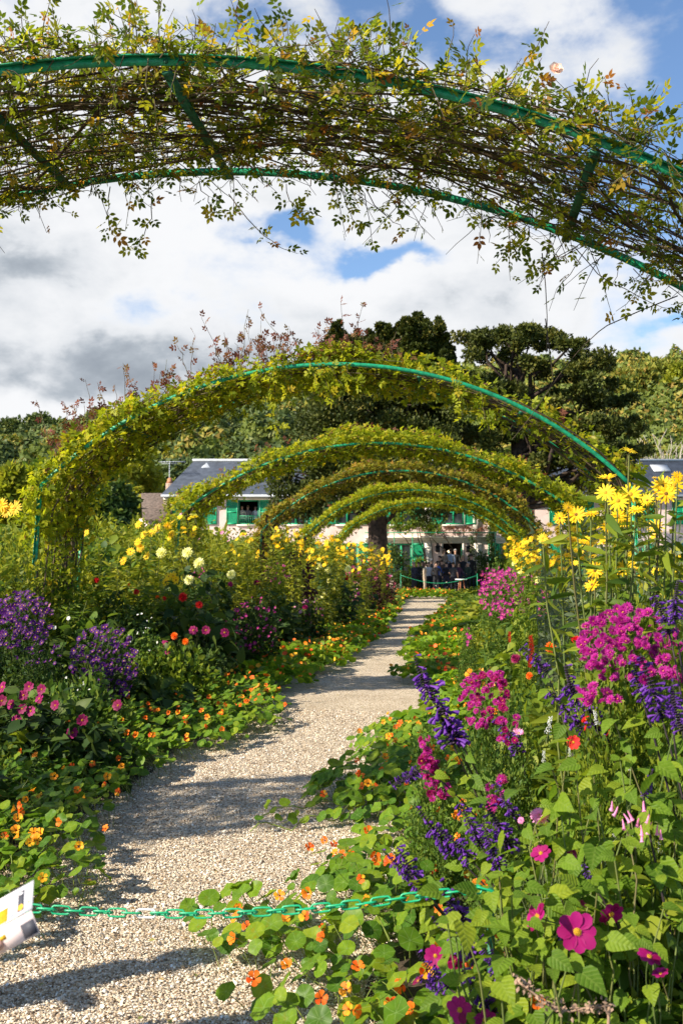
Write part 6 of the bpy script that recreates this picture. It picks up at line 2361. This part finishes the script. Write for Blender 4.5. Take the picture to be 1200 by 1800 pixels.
def fillers():
    y = 5.6
    while y < 41:
        st = .62 if y < 9 else (.80 if y < 14 else (1.1 if y < 24 else 1.7))
        x = -3.05 - .1 * math.sin(y) - (.35 if y > 11 else 0)
        row = 0
        while x > -.60 * y - 1.0 and row < 8:
            back = min(1, row * st / 2.4)
            h = .45 + 1.45 * back + RND.uniform(-.12, .25) + (.02 * (y - 10) if y > 10 and back > .6 else 0)
            if y < 9.5:
                h *= .78
            if back < .55:
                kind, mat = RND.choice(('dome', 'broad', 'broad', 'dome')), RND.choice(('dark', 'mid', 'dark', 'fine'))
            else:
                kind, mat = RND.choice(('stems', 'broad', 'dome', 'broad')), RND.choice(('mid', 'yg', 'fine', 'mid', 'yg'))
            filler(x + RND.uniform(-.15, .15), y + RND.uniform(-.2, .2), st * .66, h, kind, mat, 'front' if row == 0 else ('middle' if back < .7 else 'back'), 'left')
            x -= st
            row += 1
        y += st
    y = 2.9
    while y < 41:
        st = .42 if y < 5.5 else (.62 if y < 11 else (.95 if y < 20 else 1.7))
        x = (.48 if y < 5.5 else .85) + .08 * math.sin(y * 2)
        row = 0
        while x < .25 * y + .7 and row < 7:
            back = min(1, row * st / 1.9)
            h = .48 + .95 * back + RND.uniform(-.10, .18)
            if y < 5.5:
                h = .34 + .17 * (y - 2.6) + .30 * row * st
            kind = RND.choice(('dome', 'broad', 'dome')) if y < 7 or back < .5 else RND.choice(('stems', 'dome', 'broad'))
            mat = RND.choice(('fine', 'mid', 'mid', 'yg')) if back < .6 else RND.choice(('mid', 'fine', 'yg'))
            filler(x + RND.uniform(-.1, .1), y + RND.uniform(-.12, .12), st * .66, h, kind, mat, 'front' if row == 0 else ('middle' if back < .7 else 'back'), 'right')
            x += st
            row += 1
        y += st


fillers()


# ------------------------------------------------------------------ purple salvias: each spike its own part, heart leaves on the stems
HEARTS = []
for v in range(4):
    mb = MB()
    W = HEART[0].copy()
    W[:, 2] += rng.normal(size=len(W)) * .025
    mb.scatter(T_(W, HEART[1]), np.zeros((1, 3)), np.eye(3)[None], 1.0, 0, np.array([v * .25]))
    HEARTS.append(mb.mesh('heart_leaf', G['heart']))


def salvia(label, gx, gy, spikes, nleaf, lsize=.068):
    """spikes: (tip px, tip py, base px, base py, depth)"""
    t = thing('purple_salvia', label, 'salvia', (gx, gy, .04), 0, 'purple salvias leaning over the right foreground')
    o = np.array([gx, gy, .04])
    mb = MB()
    for i, (ax, ay, bx, by, y) in enumerate(spikes):
        tip, base = np.array(P(ax, ay, y + RND.uniform(-.05, .05))), np.array(P(bx, by, y))
        d = tip - base
        L = np.linalg.norm(d)
        part('flower_spike', FM['salvia'][i % 4], t, (base - o)[:], face_dir(d), (L * .95,) * 3)
        g = o + np.array([RND.uniform(-.05, .05), RND.uniform(-.05, .05), 0])
        f = np.linspace(0, 1, 9)[:, None]
        mid = base - unit(d) * L * .8
        q = (1 - f) ** 2 * g + 2 * f * (1 - f) * (mid * .6 + (g + base) * .2 + np.array([0, 0, .05])) + f ** 2 * base
        mb.tube(q - o, np.linspace(.0045, .003, 9), 5, 0, RND.random(), False)
        for k in range(nleaf):
            u = RND.uniform(.25, 1.0) * 8
            pt = np.array([np.interp(u, np.arange(9), q[:, j]) for j in range(3)])
            yd = np.array([RND.gauss(-.1, .8), RND.gauss(-.35, .6), RND.gauss(-.2, .35)])
            Rm = frames(yd[None], (np.array([-.3, -.4, 1]) + rng.normal(size=3) * .35)[None])[0]
            part('leaf', RND.choice(HEARTS), t, (pt + unit(yd) * .02 - o)[:], Matrix(Rm.tolist()), lsize * RND.uniform(.55, 1.15))
    part('stems', mb.mesh('stems', G['dstem']), t)
    return t


def salvias():
    salvia('leaning purple salvia standing out over the gravel beside the cerise snapdragon', .36, 4.35,
           [(714, 1150, 762, 1235, 4.1), (745, 1165, 800, 1318, 4.1), (770, 1225, 812, 1310, 4.1), (688, 1392, 738, 1352, 4.0), (880, 1250, 915, 1330, 4.2)], 8)
    salvia('purple salvia clump in the middle of the right foreground', .42, 3.55,
           [(722, 1410, 800, 1505, 3.5), (806, 1402, 848, 1492, 3.5), (850, 1400, 900, 1500, 3.45), (868, 1372, 905, 1440, 3.5), (770, 1440, 835, 1520, 3.45), (842, 1440, 880, 1530, 3.4)], 9)
    salvia('purple salvia dipping towards the chain at right', .30, 3.15,
           [(664, 1490, 718, 1540, 3.1), (690, 1480, 752, 1580, 3.1), (758, 1545, 835, 1640, 3.0), (775, 1560, 815, 1660, 3.0), (752, 1612, 842, 1690, 2.95)], 9, .08)
    salvia('purple salvia with short spikes at the bottom of the view above the magenta dahlias', .28, 2.9,
           [(722, 1678, 792, 1740, 2.85), (802, 1700, 874, 1788, 2.8), (730, 1710, 775, 1745, 2.85), (838, 1640, 880, 1720, 2.8)], 9, .08)
    salvia('purple salvia with fat spikes left of the big magenta aster bush', .62, 3.75,
           [(978, 1168, 1020, 1245, 3.6), (962, 1205, 1030, 1290, 3.55), (1012, 1240, 1068, 1300, 3.55), (920, 1128, 962, 1185, 3.9), (1000, 1190, 1050, 1270, 3.6)], 8)
    salvia('tall dark purple salvia at the right edge over the magenta bush', .82, 3.35,
           [(1180, 1015, 1186, 1095, 3.3), (1150, 1040, 1178, 1120, 3.3), (1128, 1140, 1165, 1272, 3.2), (1105, 1150, 1130, 1235, 3.3), (1188, 1185, 1180, 1262, 3.2)], 7)
    salvia('drooping violet salvia spikes inside the right bed below the scarlet flowers', .72, 3.05,
           [(1150, 1352, 1130, 1402, 2.95), (1020, 1515, 1045, 1560, 2.9), (1000, 1690, 985, 1640, 2.75), (1165, 1200, 1200, 1290, 3.0)], 10)
    # leafy heart-leaved plants filling the right foreground
    for i, (px, py, y, n, lab) in enumerate(((930, 1470, 3.25, 46, 'heart-leaved green plant around the pink zinnia'), (1080, 1400, 3.1, 52, 'heart-leaved plant below the scarlet flowers at right'), (1010, 1560, 2.9, 50, 'heart-leaved plant behind the large magenta dahlia'),
                                             (1130, 1600, 2.75, 50, 'heart-leaved plant at the right edge above the silver leaves'), (885, 1585, 2.70, 34, 'low heart-leaved plant hiding the right end of the chain'), (900, 1650, 2.85, 46, 'heart-leaved plant between the salvias and the large magenta dahlia'), (1150, 1320, 3.2, 40, 'heart-leaved plant at the right edge beneath the magenta asters'),
                                             (980, 1720, 2.6, 36, 'heart-leaved plant at the bottom edge left of the silver leaves'))):
        c = P(px, py, y)
        t = thing('heart_leaved_plant', lab, 'garden plant', (c.x, y, .04))
        mb = MB()
        H = c.z + .06
        for k in range(int(n * 1.3)):
            a, q = RND.uniform(0, 2 * PI), math.sqrt(RND.random())
            p = np.array([.22 * q * math.cos(a), .20 * q * math.sin(a), H * RND.uniform(.45, 1.08)])
            yd = np.array([math.cos(a) + RND.gauss(0, .5), math.sin(a) * .6 - .5 + RND.gauss(0, .4), RND.gauss(-.25, .3)])
            Rm = frames(yd[None], (np.array([-.3, -.4, 1]) + rng.normal(size=3) * .35)[None])[0]
            part('leaf', RND.choice(HEARTS), t, p[:], Matrix(Rm.tolist()), .064 * RND.uniform(.45, 1.2))
            if k % 4 == 0:
                mb.tube(limb_pts((p[0] * .3, p[1] * .3, 0), p, 5, .1), np.linspace(.0036, .0022, 5), 4, 0, RND.random(), False)
        part('stems', mb.mesh('stems', G['gstem']), t)


salvias()


# ------------------------------------------------------------------ barrier chain in the foreground
def chain():
    plastic = plain('green_plastic', (.006, .34, .14), .35, .06, 40, 0, .5)
    white = plain('white_plastic', (.8, .8, .78), .4, .04, 40, 0, .5)
    link = {}
    for nm, m in (('green', plastic), ('white', white)):
        mb = MB()
        pts = []
        for i in range(17):
            a = 2 * PI * i / 16
            pts.append((.0175 * (1 if math.cos(a) > 0 else -1) * (1 if abs(math.cos(a)) > .01 else 0) + .0115 * math.cos(a), .0115 * math.sin(a), 0))
        mb.tube(pts, .0031, 6, 0, 0, False)
        link[nm] = mb.mesh('chain_link', m, True)
    t = thing('barrier_chain', 'green plastic barrier chain with one white link across the gravel in the foreground', 'chain', (-1.3, 2.9, .5))
    o = Vector((-1.3, 2.9, .5))
    ctr = [(-180, 1560), (-90, 1585), (0, 1593), (60, 1597), (130, 1601), (200, 1604), (268, 1606), (340, 1607), (410, 1605), (480, 1602), (560, 1596), (640, 1588), (700, 1580), (760, 1573), (820, 1565), (848, 1563), (858, 1566)]
    q = np.array([P(a, b, 2.9)[:] for a, b in ctr])
    seg = np.linalg.norm(np.diff(q, axis=0), axis=1)
    s = np.concatenate([[0], np.cumsum(seg)])
    pitch = .0435
    k = 0
    white_s = s[6]
    for d in np.arange(0, s[-1], pitch):
        p = Vector([np.interp(d, s, q[:, j]) for j in range(3)])
        p2 = Vector([np.interp(min(d + .01, s[-1]), s, q[:, j]) for j in range(3)])
        x = (p2 - p).normalized() if (p2 - p).length > 1e-6 else Vector((1, 0, 0))
        z = Vector((0, -1, .3)) if k % 2 == 0 else Vector((0, .5, 1))
        y = z.cross(x).normalized()
        z = x.cross(y)
        R = Matrix((x, y, z)).transposed() @ Matrix.Rotation(RND.uniform(-.25, .25), 3, 'X')
        is_w = abs(d - white_s) < pitch * .55
        part('chain_link', link['white' if is_w else 'green'], t, (p - o)[:], R, 1.0, label='white joining link' if is_w else None)
        k += 1
    for px, py, lab in ((-180, 1560, 'green barrier stake left of the path holding the chain'), (862, 1584, 'green barrier stake hidden among the salvias holding the chain')):
        p = P(px, py, 2.92)
        st = thing('barrier_stake', lab, 'stake', (p.x, 2.925, 0))
        mb = MB()
        mb.tube([(0, 0, 0), (0, 0, p.z + .01)], .011, 8)
        part('rod', mb.mesh('rod', GREEN_DK), st)
        mb = MB()
        mb.tube([(0, 0, p.z + .012), (0, 0, p.z + .025), (0, 0, p.z + .035)], [.014, .015, .006], 8)
        part('cap', mb.mesh('cap', GREEN_DK), st)


chain()


# ------------------------------------------------------------------ visitor with a leaflet at the left edge, and two more whose shadows cross the gravel
def visitors():
    c = P(12, 1600, 1.62)
    t = thing('leaflet', 'folded white garden leaflet with colour print held in at the left edge', 'leaflet', c[:])
    ax = (P(57, 1600, 1.62) - P(0, 1632, 1.62)).normalized()          # along the fold
    up = (P(33, 1533, 1.69) - P(57, 1592, 1.62)).normalized()
    nrm = ax.cross(up).normalized()
    up = nrm.cross(ax).normalized()
    Rm = Matrix((ax, up, nrm)).transposed()
    paper = plain('paper', (.78, .75, .76), .6, .02, 5)
    corner = P(57, 1598, 1.62) - c
    oo = Rm.transposed() @ corner

    def sheet(name, x0, x1, y0, y1, zz, mat, th=.0006, tilt=0.0, parent=None):
        mb = MB()
        M = Matrix.Translation(corner) @ Rm.to_4x4() @ Matrix.Rotation(tilt, 4, 'X')
        mb.box(x0, x1, y0, y1, zz - th, zz, M=M)
        return part(name, mb.mesh(name, mat), parent or t)
    up_p = sheet('upper_panel', -.11, 0, .001, .060, 0, paper)
    lo = sheet('lower_panel', -.11, -.002, -.040, -.001, 0, plain('paper_pink', (.78, .62, .58), .6, .03, 5), .0006, .7)
    dark = plain('print_dark', (.06, .06, .075), .6, .1, 60)
    yel = plain('print_yellow', (.82, .45, .02), .6, .2, 60)
    blu = plain('print_blue', (.30, .33, .62), .6)
    red = plain('print_red', (.62, .10, .04), .6)
    sheet('printed_strip', -.030, -.018, .010, .050, .0005, dark, .0004, 0, up_p)
    sheet('printed_block', -.030, -.0285, .010, .014, .0009, red, .0003, 0, up_p)
    sheet('printed_title', -.028, -.020, .043, .047, .0009, paper, .0003, 0, up_p)
    sheet('printed_picture', -.11, -.050, .004, .032, .0005, yel, .0004, 0, up_p)
    mb = MB()
    M = Matrix.Translation(corner) @ Rm.to_4x4()
    for cx, cy, r, z in ((-.0235, .0165, .0052, .0010),):
        V = [tuple(M @ Vector((cx, cy, z)))] + [tuple(M @ Vector((cx + r * math.cos(a), cy + r * 1.1 * math.sin(a), z))) for a in np.linspace(0, 2 * PI, 14)[:-1]]
        mb.add(np.array(V), [(0, 1 + i, 1 + (i + 1) % 13) for i in range(13)])
    part('printed_disc', mb.mesh('printed_disc', yel), up_p)
    sheet('printed_dot', -.0095, -.0070, .018, .0205, .0005, yel, .0004, 0, up_p)
    sheet('printed_lines', -.046, -.038, .007, .011, .0005, blu, .0004, 0, up_p)
    sheet('printed_mark', -.042, -.040, .026, .030, .0005, plain('print_grey', (.5, .5, .52), .6), .0004, 0, up_p)
    sheet('printed_band', -.090, -.060, -.022, -.014, .0005, yel, .0004, .7, lo)
    sheet('printed_corner', -.030, -.004, -.038, -.014, .0005, dark, .0004, .7, lo)
    # the one who holds it: hand closes on the leaflet's left end
    hand_local = Vector((.185, -.50, 1.10))
    hp = P(-34, 1672, 1.60)
    rz = math.radians(47)
    sc_ = .98
    off = Matrix.Rotation(rz, 3, 'Z') @ (hand_local * sc_)
    person('visitor in grey jacket holding the leaflet, only fingertips reaching into view at left', hp.x - off.x, hp.y - off.y, rz, (.12, .13, .15), (.04, .05, .09), 'brown', 0, sc_, hp.z - off.z, None, False, True)
    for lab, x, y, rz, top, legs, hair, pose in (('visitor in blue shirt standing left of the chain outside the frame', -2.98, 2.62, 1.0, (.10, .16, .32), (.05, .05, .07), 'brown', 1),
                                                 ('visitor in red jacket standing farther left outside the frame', -2.5, 2.22, .7, (.35, .05, .05), (.04, .04, .05), 'grey', 2)):
        person(lab, x, y, rz, top, legs, hair, pose, 1.0, 0, None)


visitors()


# ------------------------------------------------------------------ labels: alike neighbours are told apart by their order along the path
def order_labels():
    words = ['nearest', 'second nearest', 'third nearest', 'fourth nearest', 'fifth nearest', 'sixth nearest', 'seventh nearest', 'eighth nearest', 'ninth nearest', 'tenth nearest', 'eleventh nearest', 'twelfth nearest']
    by = {}
    for o in list(COL.objects):
        if o.parent is None and 'label' in o:
            by.setdefault(o['label'], []).append(o)
    for lab, L in by.items():
        if len(L) > 1:
            L.sort(key=lambda o: o.location.y)
            for w, o in zip(words, L[:12]):
                o['label'] = w + ' ' + lab


order_labels()
